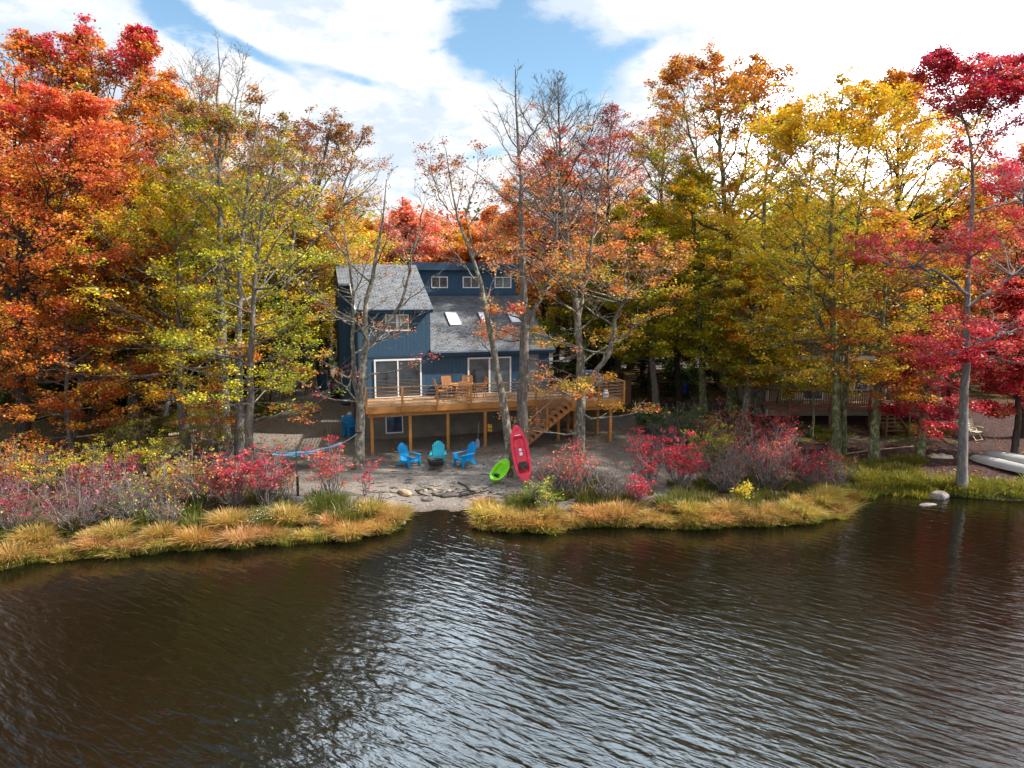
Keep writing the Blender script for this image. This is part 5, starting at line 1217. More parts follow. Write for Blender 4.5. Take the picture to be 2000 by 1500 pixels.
tree('double_tree', 'twin-trunked tree standing beside the gravel drive and its log edging', [pth([(543,818),(548,740),(554,650),(562,560),(575,450),(590,350),(608,230)], 41.5),
    pth([(524,816),(530,740),(534,640),(528,520),(520,400),(505,290)], 41.7)],
    4.2, [(0, D(gold=1, yg=2)), (.45, D(yg=2, gold=2)), (.65, D(gold=1, olive=2, rust=1)), (.85, D(brown=3, rust=1)), (1, D(brown=1, darkred=1))], crown=(.30, 1), n1=56, n2=6, n3=5, nl=10, size=.17, r0=.24, bark_='grey', elev=(5, 66),
    bare=[(0, .8), (.6, .9), (.8, .55), (1, .4)])
tree('dark_trunk_tree', 'dark leaning-trunk tree at the end of the drive logs, left of the blue bin', [pth([(610,797),(604,735),(598,650),(592,560),(600,460),(625,350),(650,225)], 44),
    [atY(a, b, 44.5) for a, b in [(583,760),(590,700),(594,640),(610,520),(660,400),(690,300)]]],
    4.6, [(0, D(yg=2, gold=1)), (.5, D(yg=3, gold=2)), (.7, D(orange=1, olive=1, rust=2)), (.85, D(brown=3)), (1, D(brown=3))], crown=(.30, 1), n1=60, n2=6, n3=5, nl=10, size=.17, r0=.27, bark_='grey', elev=(5, 66),
    bare=[(0, .85), (.6, .85), (.8, .6), (1, .5)])
simple_tree('slender_tree', 'thin dark stem beside the blue bin left of the house', (618,785), (640,420), 45, 2.8, [(0, D(yg=2, yellow=1)), (.6, D(yg=1, gold=1)), (1, D(orange=1, salmon=1))], crown=(.28, 1), n1=30, n2=6, n3=5, nl=14, r0=.09, bark_='dark', elev=(-10, 50))
# behind and right of the house
tree('bare_tree', 'bare tree with a dark feathery top right of the tall straight trunk', [pth([(1088,790),(1090,600),(1092,450),(1095,330),(1093,250),(1088,150)], 46)],
    4.2, [(0, D(orange=1, rust=1)), (.6, D(rust=2, darkred=1)), (.75, D(olive=1, darkred=2))], crown=(.4, 1), n1=60, n2=7, n3=6, nl=10, size=.17, r0=.2, bark_='dark', elev=(10, 62), bare=[(0, .8), (.66, .6), (.78, .12), (.84, 0)])
simple_tree('dark_red_maple', 'sparse dark-red maple against the sky, right of the feathery bare top', (1170,790), (1195,205), 48, 4.4,
    [(0, D(gold=2, orange=2)), (.6, D(orange=1, rust=1)), (.8, D(darkred=2, redorange=1)), (1, D(darkred=2))], crown=(.3, 1), n1=56, n2=7, n3=5, nl=8, size=.17, r0=.2, bark_='dark', elev=(10, 66), bare=[(0, .9), (.6, .8), (.8, .4), (1, .2)])
simple_tree('dark_red_maple', 'half-bare dark-red maple between the deck and the tall rust-orange tree', (1270,800), (1300,210), 47, 4.0,
    [(0, D(gold=2, olive=1)), (.6, D(gold=1, rust=1)), (.8, D(darkred=2, rust=1)), (1, D(darkred=2))], crown=(.35, 1), n1=52, n2=7, n3=5, nl=8, size=.17, r0=.2, bark_='dark', elev=(10, 66), bare=[(0, .9), (.6, .8), (.8, .35), (1, .2)])
simple_tree('orange_maple', 'orange maple showing above the right end of the blue house roof', (1060,780), (1075,300), 50, 4.6,
    [(0, D(gold=1, orange=2)), (.6, D(orange=3, salmon=1)), (1, D(redorange=1, orange=2, rust=1))], crown=(.3, 1), n1=50, n2=7, n3=5, nl=13, size=.19, r0=.2, bark_='dark', elev=(5, 60), bare=[(0, 1), (.7, .8), (1, .5)])
tree('rust_orange_tree', 'tall rust-orange tree with a high pointed crown right of centre', [pth([(1430,806),(1428,700),(1424,540),(1415,400),(1405,260),(1396,100)], 42),
    [atY(a, b, 42) for a, b in [(1420,430),(1455,330),(1470,240),(1480,160)]], [atY(a, b, 42) for a, b in [(1424,460),(1370,340),(1340,240),(1330,160)]]],
    5.0, [(0, D(green=2, olive=1)), (.35, D(olive=2, yg=3)), (.6, D(yg=3, olive=2)), (.8, D(gold=2, rust=3, orange=1)), (1, D(rust=3, brown=1, orange=1))],
    crown=(.3, 1), n1=72, n2=7, n3=5, nl=10, size=.19, r0=.27, bark_='green', elev=(5, 68), gapw=.1)
tree('dark_stemmed_tree', 'dark straight stem with orange tufts standing right of the rust-orange tree', [pth([(1481,815),(1482,720),(1486,600),(1492,460),(1497,340),(1502,230)], 41),
    [atY(a, b, 41) for a, b in [(1495,330),(1530,270),(1550,215)]]],
    3.3, [(0, D(olive=2, green=1)), (.3, D(olive=2, yg=2)), (.48, D(gold=1, orange=3)), (.6, D(yg=2, olive=2, gold=1)), (.75, D(olive=1, rust=2)), (1, D(rust=2, gold=1))],
    crown=(.28, 1), n1=48, n2=6, n3=5, nl=11, size=.18, r0=.21, bark_='lichen', elev=(0, 60))
tree('yellow_maple', 'golden yellow maple on a mossy double trunk in front of the beige house', [pth([(1632,878),(1634,820),(1632,740),(1625,620),(1618,500),(1622,400),(1640,300),(1650,190),(1645,165)], 34),
    pth([(1650,868),(1648,800),(1650,720),(1660,600),(1672,480),(1680,380),(1700,250),(1705,160)], 34.3),
    [atY(a, b, 34) for a, b in [(1632,700),(1590,600),(1570,500),(1575,400),(1590,300)]]],
    4.3, [(0, D(gold=3, yellow=2, orange=1)), (.3, D(yellow=4, yg=2)), (.55, D(yellow=3, yg=3)), (.8, D(gold=2, yellow=3)), (1, D(gold=3, yellow=1, olive=1))],
    crown=(.22, 1), n1=90, n2=7, n3=5, nl=13, size=.155, r0=.19, bark_='green', elev=(-5, 62), bare=[(0, .9), (.3, .9), (.42, .95), (1, .9)], gapw=.08)
simple_tree('yellow_maple', 'taller yellow-orange maple behind the mossy double trunk, below the crimson canopy', (1760,830), (1745,135), 41, 5.2,
    [(0, D(rust=2, orange=1)), (.35, D(rust=2, olive=1, gold=1)), (.6, D(yg=3, gold=1)), (.85, D(gold=3, orange=1)), (1, D(gold=2, rust=2))], crown=(.25, 1), n1=70, n2=7, n3=5, nl=11, size=.19, r0=.22, bark_='dark', elev=(5, 64), gapw=.08)
tree('mossy_trunk_tree', 'single mossy trunk right of the double trunk with rust-orange leaves', [pth([(1708,890),(1712,820),(1716,740),(1722,640),(1730,540),(1735,430)], 33)],
    2.6, [(0, D(gold=3, rust=1)), (.4, D(rust=2, orange=1, gold=1)), (1, D(rust=2, orange=2))], crown=(.28, 1), n1=40, n2=6, n3=5, nl=11, size=.15, r0=.20, bark_='green', elev=(0, 55))
tree('crimson_maple', 'small bright crimson maple on a mossy leaning trunk by the right lawn', [pth([(1795,890),(1801,840),(1806,780),(1815,730),(1822,690),(1828,645)], 33)],
    2.3, [(0, D(crimson=3, redorange=1)), (.5, D(crimson=4)), (1, D(crimson=2, magenta=2))], crown=(.36, 1), n1=34, n2=6, n3=5, nl=15, size=.15, r0=.20, bark_='green', elev=(-10, 45), spread=.25)
tree('tall_crimson_tree', 'tall grey-trunked tree with crimson canopy at the right water edge', [pth([(1879,940),(1881,850),(1884,740),(1888,620),(1892,500),(1899,400),(1903,310),(1896,240),(1876,200),(1856,165)], 28.6),
    [atY(a, b, 28.6) for a, b in [(1903,300),(1930,240),(1965,190),(1990,130)]], [atY(a, b, 28.4) for a, b in [(1896,245),(1850,195),(1822,150),(1815,110)]], [atY(a, b, 28.8) for a, b in [(1899,255),(1928,190),(1940,120)]], [atY(a, b, 28.4) for a, b in [(1900,330),(1930,280),(1985,230),(2050,190)]],
    [atY(a, b, 28.6) for a, b in [(1898,250),(1860,228),(1815,232),(1775,245)]],
    [atY(a, b, 28.3) for a, b in [(1890,575),(1855,545),(1815,525),(1785,520)]], [atY(a, b, 28.5) for a, b in [(1889,600),(1930,570),(1975,540)]], [atY(a, b, 28.2) for a, b in [(1886,690),(1840,690),(1795,700)]], [atY(a, b, 28.4) for a, b in [(1886,680),(1925,665),(1970,650)]], [atY(a, b, 28.4) for a, b in [(1897,420),(1945,400),(2000,395)]]],
    2.2, [(0, D(crimson=3)), (.6, D(crimson=3, redorange=1)), (1, D(crimson=3, magenta=1, darkred=1))], crown=(.24, 1), n1=112, n2=6, n3=5, nl=11, size=.145, r0=.165, bark_='pale', elev=(-5, 50), spread=.2,
    bare=[(0, .75), (.3, .75), (.5, .6), (.62, .7), (1, .95)], gapw=.15)
for nm, px, pyb, pyt, Y, rd, pl, lb in [
    ('crimson_maple', 1985, 860, 560, 33, 1.6, [(0, D(crimson=2, rust=1)), (.5, D(crimson=2, darkred=1)), (1, D(crimson=2, redorange=1))], 'low crimson maple right of the tall grey trunk at the right edge'),
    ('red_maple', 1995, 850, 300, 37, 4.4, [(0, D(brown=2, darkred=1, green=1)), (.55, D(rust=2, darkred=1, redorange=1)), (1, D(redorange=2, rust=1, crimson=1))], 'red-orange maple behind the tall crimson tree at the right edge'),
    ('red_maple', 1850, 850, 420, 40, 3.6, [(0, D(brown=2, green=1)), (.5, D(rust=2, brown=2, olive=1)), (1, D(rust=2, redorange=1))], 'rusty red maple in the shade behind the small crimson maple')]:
    simple_tree(nm, lb, (px, pyb), (px + 8, pyt), Y, rd, pl, crown=(.26, 1), n1=50, n2=7, n3=5, nl=12, size=.16, r0=.14, bark_='dark', elev=(-5, 55))
simple_tree('young_tree', 'thin yellow-green young tree screening the windows of the beige house', (1585,860), (1590,560), 37, 2.4, [(0, D(yellow=2, gold=1, yg=1)), (1, D(yellow=2, yg=2))], crown=(.30, 1), n1=40, n2=6, n3=5, nl=12, size=.15, r0=.06, bark_='green', elev=(-12, 40))
# mid-distance green and olive trees right of the deck
mids = [
 ('olive_tree', 1283, 800, 1250, 400, 42.5, 3.4, D(yg=3, olive=1), D(yg=3, gold=1), 'yellow-green tree with a slim bare lower trunk right of the deck', 'grey'),
 ('olive_tree', 1375, 803, 1350, 330, 42.0, 3.6, D(yg=4, gold=1, olive=1), D(yg=3, yellow=2, gold=1), 'broad yellow-olive tree in front of the beige house left wall', 'green'),
 ('olive_tree', 1215, 800, 1200, 430, 45.0, 4.2, D(olive=2, yg=2, rust=.5, green=1), D(olive=1, yg=3, gold=1), 'leafy olive tree rising directly behind the covered grill', 'dark'),
 ('green_tree', 1325, 815, 1320, 420, 45.5, 4.0, D(yg=4, green=1), D(yg=4, yellow=1), 'yellow-green leafy tree between the deck and the beige house', 'dark'),
 ('green_tree', 1160, 790, 1150, 480, 49.0, 4.5, D(green=3, yg=1), D(yg=3, green=1), 'bright green tree low behind the right end of the blue house', 'dark'),
 ('yellow_green_tree', 1545, 800, 1560, 380, 47.0, 4.5, D(green=2, yg=2), D(yg=3, yellow=2), 'yellow-green tree standing behind the roof of the beige house', 'dark'),
 ('orange_tree', 1455, 805, 1480, 520, 39.5, 1.8, D(olive=3, yg=1, orange=1), D(gold=2, yg=2, orange=1), 'low green and orange tree left of the beige house deck', 'lichen'),
 ('rust_tree', 1790, 800, 1780, 430, 46.0, 4.0, D(rust=3, brown=1), D(rust=2, gold=1), 'rust-brown tree hiding the right half of the beige house', 'dark'),
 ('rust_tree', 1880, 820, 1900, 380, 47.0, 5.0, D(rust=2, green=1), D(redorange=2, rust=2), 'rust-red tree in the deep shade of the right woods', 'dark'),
 ('yellow_green_tree', 400, 840, 420, 370, 40.0, 4.6, D(yg=3, green=3), D(yg=4, yellow=1), 'broad yellow-green maple filling the middle of the left woods', 'dark'),
 ('yellow_green_tree', 300, 840, 300, 460, 42.0, 4.6, D(green=2, yg=2, dgreen=1), D(yg=2, gold=2), 'lower yellow-green tree behind the crooked trunk', 'dark'),
 ('yellow_green_tree', 640, 770, 650, 400, 52.0, 4.4, D(yg=3, yellow=1), D(yg=1, gold=2, orange=1), 'yellow-green tree overhanging the road left of the blue house', 'dark'),
 ('green_tree', 520, 790, 520, 480, 50.0, 4.6, D(green=3, yg=1), D(yg=2, olive=1), 'green tree across the drive behind the twin trunks', 'dark'),
 ('rust_tree', 480, 820, 560, 400, 46.0, 4.4, D(olive=2, rust=1), D(rust=2, gold=2), 'brownish-gold tree between the slim trunks and the drive', 'dark')]
for nm, bx, by, tx, ty, Y, rd, lo_, hi_, lb, bk in mids:
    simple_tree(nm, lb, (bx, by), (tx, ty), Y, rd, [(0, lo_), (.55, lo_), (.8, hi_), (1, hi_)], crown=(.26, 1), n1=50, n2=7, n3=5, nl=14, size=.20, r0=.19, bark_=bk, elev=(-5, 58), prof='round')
# dark hemlocks deep in the woods
for px, pyt, Y, rd, lb in [(230, 560, 47, 3.4, 'dark hemlock in the gap left of the crooked trunk'), (330, 520, 50, 3.6, 'dark hemlock behind the straight grey trunk of the left bank'), (430, 560, 48, 3.2, 'dark hemlock behind the three slim trunks'),
                        (560, 520, 54, 3.4, 'dark green hemlock across the road behind the twin trunks'), (1255, 560, 50, 3.4, 'dark hemlock just right of the deck corner, deep in the woods'), (1400, 540, 53, 3.6, 'dark hemlock behind the left wall of the beige house'),
                        (275, 625, 42.5, 3.0, 'low dark hemlock just behind the crooked trunk'), (185, 640, 42, 3.0, 'low dark hemlock left of the woods gap on the left bank'), (350, 640, 44, 3.0, 'low dark hemlock between the straight grey trunk and the thin stems'), (470, 640, 46, 2.8, 'low dark hemlock seen between the slim trunks and the drive'), (60, 640, 41, 3.2, 'low dark hemlock under the huge red-orange maple'), (120, 560, 46, 3.4, 'dark hemlock behind the rust-orange maple at far left'), (1930, 560, 50, 4.0, 'dark hemlock at the right edge behind the folding chair'), (1150, 420, 56, 2.4, 'dark pine rising above the right end of the blue house')]:
    simple_tree('hemlock_tree', lb, (px, 800), (px, pyt), Y, rd, [(0, D(dgreen=3, green=1)), (1, D(dgreen=2, green=1))], crown=(.05, 1), n1=54, n2=7, n3=5, nl=15, size=.20, r0=.17, bark_='dark', elev=(-12, 30), prof='cone', droop=.12)
# woods behind the houses
backs = [
 (600, 430, 58, 'gold', 'orange', 'golden orange tree beyond the road left of the blue house ridge'), (665, 455, 62, 'orange', 'rust', 'orange tree above the left end of the blue house ridge'),
 (730, 440, 64, 'yellow', 'orange', 'yellow-orange tree behind the main ridge of the blue house'), (785, 405, 60, 'pink', 'redorange', 'pinkish red round-topped tree behind the blue house ridge'),
 (850, 420, 63, 'salmon', 'pink', 'salmon pink tree behind the clerestory left window'), (905, 450, 60, 'orange', 'gold', 'orange tree behind the clerestory middle window'),
 (960, 415, 62, 'orange', 'salmon', 'orange-salmon tree behind the clerestory right window'), (1020, 400, 58, 'salmon', 'orange', 'salmon-orange tree at the right end of the clerestory'),
 (1120, 420, 60, 'gold', 'orange', 'golden tree in the far woods behind the forked maple'), (1230, 380, 58, 'gold', 'yellow', 'bright gold tree in the far woods right of the deck'),
 (1310, 400, 60, 'orange', 'gold', 'orange tree in the far woods left of the rust-orange one'), (1560, 400, 60, 'yg', 'gold', 'green-gold far tree left of the golden maple'),
 (1650, 420, 62, 'yg', 'green', 'green far tree behind the golden maple'), (1800, 400, 58, 'yg', 'gold', 'yellow-green far tree under the crimson canopy'),
 (1900, 380, 60, 'redorange', 'rust', 'red far tree behind the tall grey trunk'), (60, 330, 50, 'orange', 'gold', 'orange far tree peeping behind the huge red-orange maple'),
 (470, 330, 56, 'gold', 'rust', 'gold far tree behind the three slim trunks'), (560, 400, 60, 'gold', 'yg', 'gold-green far tree behind the twin trunks')]
for px, pyt, Y, a_, b_, lb in backs:
    simple_tree('autumn_tree', lb, (px, 760), (px + rng.normal(0, 6), pyt), Y, rng.uniform(4.2, 5.6), [(0, {a_: 2, 'olive': 1}), (.6, {a_: 3, b_: 1}), (1, {a_: 2, b_: 2})], crown=(.2, 1), n1=44, n2=7, n3=5, nl=11, size=.27, r0=.2, bark_='dark', elev=(0, 60), spread=.3)
# far woods: one mass of crowns and stems
def far_woods():
    VL, QL, CL, TVs, TQs = [], [], [], [], []; o1 = o2 = 0
    for i in range(150):
        x = rng.uniform(-95, 95); y = rng.uniform(66, 100) - abs(x) * .22; 
        h = rng.uniform(11, 15.5) + (2.5 if abs(x) > 18 else 0); z = tz(x, y); rd = rng.uniform(3, 5)
        nm = rng.choice(['orange', 'gold', 'yg', 'rust', 'olive', 'green', 'salmon', 'redorange', 'dgreen', 'dgreen'])
        n = 1500; u = rng.normal(0, 1, (n, 3)); u /= np.linalg.norm(u, axis=1, keepdims=True); r_ = rng.uniform(.35, 1, (n, 1)) ** .5
        C = u * r_ * np.array([rd, rd, h * .46]); C[:, 2] += h * .56; C += .5 * np.sin(C[:, [1, 2, 0]] * 1.9 + i)
        C += (x, y, z); col = PAL[nm][rng.integers(0, len(PAL[nm]), n)] * rng.uniform(.6, 1.15, (n, 1))
        V, Q, c = leaves(C, col, .42, .7); VL.append(V); QL.append(Q + o1); CL.append(c); o1 += len(V)
        P = np.array([[x, y, z - .2], [x + rng.normal(0, .3), y, z + h * .5], [x + rng.normal(0, .5), y, z + h * .95]])
        V, Q = tubes(P[None], np.array([[.2, .14, .04]]), 5); TVs.append(V); TQs.append(Q + o2); o2 += len(V)
    o = np_mesh('far_woods', np.concatenate(VL), np.concatenate(QL), M_LEAF, tint=np.concatenate(CL)); tag(o, 'mixed autumn woods far behind both houses', 'woods', kind='stuff')
    o = np_mesh('far_trunks', np.concatenate(TVs), np.concatenate(TQs), M_BARK['dark']); tag(o, 'dark stems of the far autumn woods', 'woods', kind='stuff')
far_woods()

# ------------------------------------------------------------------ undergrowth
def sedge(name, label, spots, hgt, pal_tip, pal_base, nb=260, w=.022, rad=.30, arch=.55, droop=.45):
    VV, QQ, CC = [], [], []; off = 0
    for (x, y, s_) in spots:
        z = tz(x, y); n = int(nb * s_); az = rng.uniform(0, 6.283, n); r_ = rad * s_ * np.sqrt(rng.uniform(0, 1, n)) * .8
        b = np.stack([x + r_ * np.cos(az), y + r_ * np.sin(az), np.full(n, z - .05)], -1)
        out = np.stack([np.cos(az), np.sin(az), np.zeros(n)], -1) * rng.uniform(.3, 1.1, (n, 1)) + rng.normal(0, .25, (n, 3)) * (1, 1, 0) + np.array([.05, -.30, 0])
        L = hgt * s_ * rng.uniform(.6, 1.15, n); k = 5; t = np.linspace(0, 1, k)
        ar = arch * rng.uniform(.5, 1.6, n)
        P = b[:, None] + out[:, None] * (L * ar)[:, None, None] * (t ** 1.8)[None, :, None]
        P[:, :, 2] += L[:, None] * (t[None] - (droop * ar)[:, None] * (t[None] ** 2.4))
        side = np.stack([-out[:, 1], out[:, 0], np.zeros(n)], -1); side /= np.linalg.norm(side, axis=1, keepdims=True) + 1e-9
        side = side + rng.normal(0, .4, (n, 3)); wd = (w * np.array([.8, 1, .9, .6, .1]))[None, :, None]
        A = P - side[:, None] * wd / 2; B = P + side[:, None] * wd / 2
        V = np.stack([A, B], 2).reshape(-1, 3); I = np.arange(n * k * 2).reshape(n, k, 2)
        Q = np.stack([I[:, :-1, 0], I[:, :-1, 1], I[:, 1:, 1], I[:, 1:, 0]], -1)
        tint_ = rng.uniform(.75, 1.15) * np.array([1, rng.uniform(.88, 1.12), rng.uniform(.8, 1.1)]); ct = tint_ * pal_tip[np.where(rng.uniform(0, 1, n) < .5, rng.integers(0, len(pal_tip)), rng.integers(0, len(pal_tip), n))] * rng.uniform(.7, 1.2, (n, 1)); cb = pal_base[rng.integers(0, len(pal_base), n)]
        tt = np.array([.0, .3, .8, 1.0])[None, :, None]; c = cb[:, None] * (1 - tt) + ct[:, None] * tt
        VV.append(V); QQ.append(Q.reshape(-1, 4) + off); CC.append(c.reshape(-1, 3)); off += len(V)
    o = np_mesh(name, np.concatenate(VV), np.concatenate(QQ), M_LEAF, tint=np.concatenate(CC)); return tag(o, label, 'grass', kind='stuff')
GOLD = np.array([(.70, .38, .14), (.76, .46, .20), (.62, .29, .09), (.60, .44, .11), (.74, .42, .18), (.50, .42, .09)]); GRN = np.array([(.28, .31, .05), (.38, .36, .06), (.18, .23, .03)])
GT = np.array([(.14, .17, .03), (.20, .20, .04), (.09, .12, .025), (.28, .22, .06)]); LIMEG = np.array([(.26, .27, .03), (.36, .31, .04), (.17, .20, .025), (.32, .24, .05)])
def along(px0, px1, step, off, jit=.12):
    """points following the shoreline between two pixel columns, off metres inland"""
    out = []; x0 = np.interp(px0, [p[0] for p in shore_px], SH[1:-1, 0]); x1 = np.interp(px1, [p[0] for p in shore_px], SH[1:-1, 0])
    seg = resample(np.array([(a, b, 0) for a, b in SH[(SH[:, 0] >= x0 - .3) & (SH[:, 0] <= x1 + .3)]]), 400)
    d = np.r_[0, np.cumsum(np.linalg.norm(np.diff(seg[:, :2], axis=0), axis=1))]
    for s in np.arange(0, d[-1], step):
        s = min(max(s + rng.normal(0, step * .2), 0), d[-1]); x = np.interp(s, d, seg[:, 0]); y = np.interp(s, d, seg[:, 1])
        x2 = np.interp(min(s + .3, d[-1]), d, seg[:, 0]) - np.interp(max(s - .3, 0), d, seg[:, 0]); y2 = np.interp(min(s + .3, d[-1]), d, seg[:, 1]) - np.interp(max(s - .3, 0), d, seg[:, 1])
        L = math.hypot(x2, y2) + 1e-9; n_ = (-y2 / L, x2 / L)
        out.append((x + n_[0] * off + rng.normal(0, jit), y + n_[1] * off + rng.normal(0, jit), rng.uniform(.62, 1.35)))
    return out
SL = along(-300, 775, .74, .22, .10) + along(-300, 770, .80, .78, .2)
sedge('sedge_grass', 'golden sedge tussocks fringing the left bank at the waterline', SL, .66, GOLD, GRN, nb=900, w=.017, rad=.40, arch=.50, droop=.62)
SR = along(945, 1682, .74, .22, .10) + along(955, 1680, .80, .74, .2)
sedge('sedge_grass', 'golden sedge tussocks fringing the middle bank right of the beach', SR, .64, GOLD, GRN, nb=900, w=.017, rad=.40, arch=.50, droop=.62)
sedge('sedge_grass', 'short mixed sedge filling between the tussocks at the left waterline', along(-300, 775, .27, .12, .08), .46, np.concatenate([GOLD, GRN * 1.2]), GRN, nb=210, w=.015, rad=.34, arch=.6, droop=.5)
sedge('sedge_grass', 'short mixed sedge filling between the tussocks at the middle bank waterline', along(945, 1682, .27, .12, .08), .46, np.concatenate([GOLD, GRN * 1.2]), GRN, nb=210, w=.015, rad=.34, arch=.6, droop=.5)
gl = along(-300, 760, .8, 1.5, .35) + along(-300, 700, .9, 2.3, .4) + along(-300, 560, 1.1, 3.3, .6)
sedge('bank_grass', 'dull green grass and rushes behind the left golden sedge', gl, .58, GT, GRN * .6, nb=230, w=.024, rad=.6, arch=.4)
gr_ = along(975, 1675, .75, 1.45, .3) + along(990, 1660, .9, 2.2, .35) + along(1150, 1660, 1.1, 3.2, .5)
sedge('bank_grass', 'dull green grass and rushes behind the middle golden sedge', gr_, .55, GT, GRN * .6, nb=230, w=.024, rad=.6, arch=.4)
gs = [tuple(GP(a, b)[:2]) + (rng.uniform(.8, 1.3),) for a, b in [(rng.uniform(1650, 2100), rng.uniform(938, 972)) for _ in range(110)] + [(rng.uniform(1640, 1790), rng.uniform(900, 945)) for _ in range(60)]]
sedge('lawn_grass', 'bright yellow-green tufts along the right cove shore', gs, .42, LIMEG, GRN, nb=170, w=.022, rad=.55, arch=.5)
gs = [tuple(GP(a, b)[:2]) + (rng.uniform(.8, 1.3),) for a, b in [(rng.uniform(1530, 1660), rng.uniform(836, 858)) for _ in range(22)] + [(rng.uniform(1740, 1850), rng.uniform(830, 850)) for _ in range(22)] + [(rng.uniform(495, 560), rng.uniform(785, 812)) for _ in range(16)] + [(rng.uniform(300, 420), rng.uniform(800, 850)) for _ in range(20)]]
sedge('shade_grass', 'dark green grass patches under the trees', gs, .30, GRN * .7, GRN * .5, nb=130, w=.022, rad=.6, arch=.5)
sedge('beach_tufts', 'small green tuft at the left corner of the beach', [tuple(GP(650, 985)[:2]) + (1.2,), tuple(GP(1050, 985)[:2]) + (1.3,), tuple(GP(1062, 972)[:2]) + (1.0,)], .6, GRN, GRN * .6, nb=320, w=.02, rad=.5, arch=.6)

def shrub(label, px, py, top, wid, pal, stems=16, nl=14, size=.085, bark_='twig', name='shrub', leafy=.8, dens=1.0, lo=.35):
    """many-stemmed shrub: base pixel, pixel height of its top, half-width in metres"""
    b = GP(px, py); ztop = atY(px, top, b[1])[2]; h = max(ztop - b[2], .35); root = empty(name, b, label=label, cat='shrub')
    n = int(stems * dens); az = rng.uniform(0, 6.283, n); rr = wid * np.sqrt(rng.uniform(.02, 1, n)); k = 6; t = np.linspace(0, 1, k)
    hh = h * rng.uniform(.45, 1.12, n) * np.sqrt(np.clip(1.1 - (rr / wid) ** 2 * .6, .2, 1.1))
    P = np.zeros((n, k, 3)); P[:, :, 0] = (rr * np.cos(az))[:, None] * (.15 + .85 * t[None] ** .8); P[:, :, 1] = (rr * np.sin(az))[:, None] * (.15 + .85 * t[None] ** .8)
    P[:, :, 2] = hh[:, None] * t[None] - .04; P[:, 1:] += np.cumsum(rng.normal(0, .045 * h, (n, k - 1, 3)), axis=1) * .7
    V1, Q1 = tubes(P, np.linspace(.014, .005, k)[None] * np.ones((n, 1)) * (1 + .5 * h), 4)
    def twigs(P, m_, frac):
        s_ = rng.uniform(lo, 1, (len(P), m_)) * (P.shape[1] - 1.001); i0 = s_.astype(int); f = (s_ - i0)[..., None]; ar = np.arange(len(P))[:, None]
        q = (P[ar, i0] * (1 - f) + P[ar, i0 + 1] * f).reshape(-1, 3); d = rng.normal(0, 1, q.shape); d[:, 2] = np.abs(d[:, 2]) * .7 + .35; d /= np.linalg.norm(d, axis=1, keepdims=True)
        L = frac * h * rng.uniform(.5, 1.2, (len(q), 1)); w_ = rng.normal(0, .12, q.shape) * L
        return np.stack([q, q + d * L * .5 + w_, q + d * L], 1)
    P2 = twigs(P, 5, .26); P3 = twigs(P2, 3, .14)
    V2, Q2 = tubes(P2, np.array([[.006, .005, .003]]) * np.ones((len(P2), 1)), 3); V3, Q3 = tubes(P3, np.array([[.0045, .004, .003]]) * np.ones((len(P3), 1)), 3)
    np_mesh('branches', np.concatenate([V1, V2, V3]), np.concatenate([Q1, Q2 + len(V1), Q3 + len(V1) + len(V2)]), M_BARK[bark_], root)
    tips = np.concatenate([P2[:, 2], P3[:, 2]]); sl = rng.choice([.12, .7, 1.25], n, p=[.28, .3, .42])       # some stems nearly bare, some thick with leaves
    own = np.concatenate([np.repeat(sl, 5), np.repeat(sl, 15)])
    tips = tips[rng.uniform(0, 1, len(tips)) < own * leafy * np.clip(tips[:, 2] / h * 1.3, .12, 1)]
    rep = np.repeat(np.arange(len(tips)), rng.poisson(nl * .50, len(tips))); C = tips[rep] + rng.normal(0, .055, (len(rep), 3)) * (1.2, 1.2, .7)
    names = list(pal); tc_ = pick(names, [pal[q] for q in names], len(tips)); col = tc_[rep] * rng.uniform(.75, 1.4, (len(rep), 1))
    if len(C):
        V, Q, c = leaves(C, np.clip(col, .004, .85), size, .8); np_mesh('foliage', V, Q, M_LEAF, root, tint=c)
    return root
CR, MG, PU = D(crimson=3, magenta=2), D(magenta=3, crimson=2), D(purple=4, magenta=1)
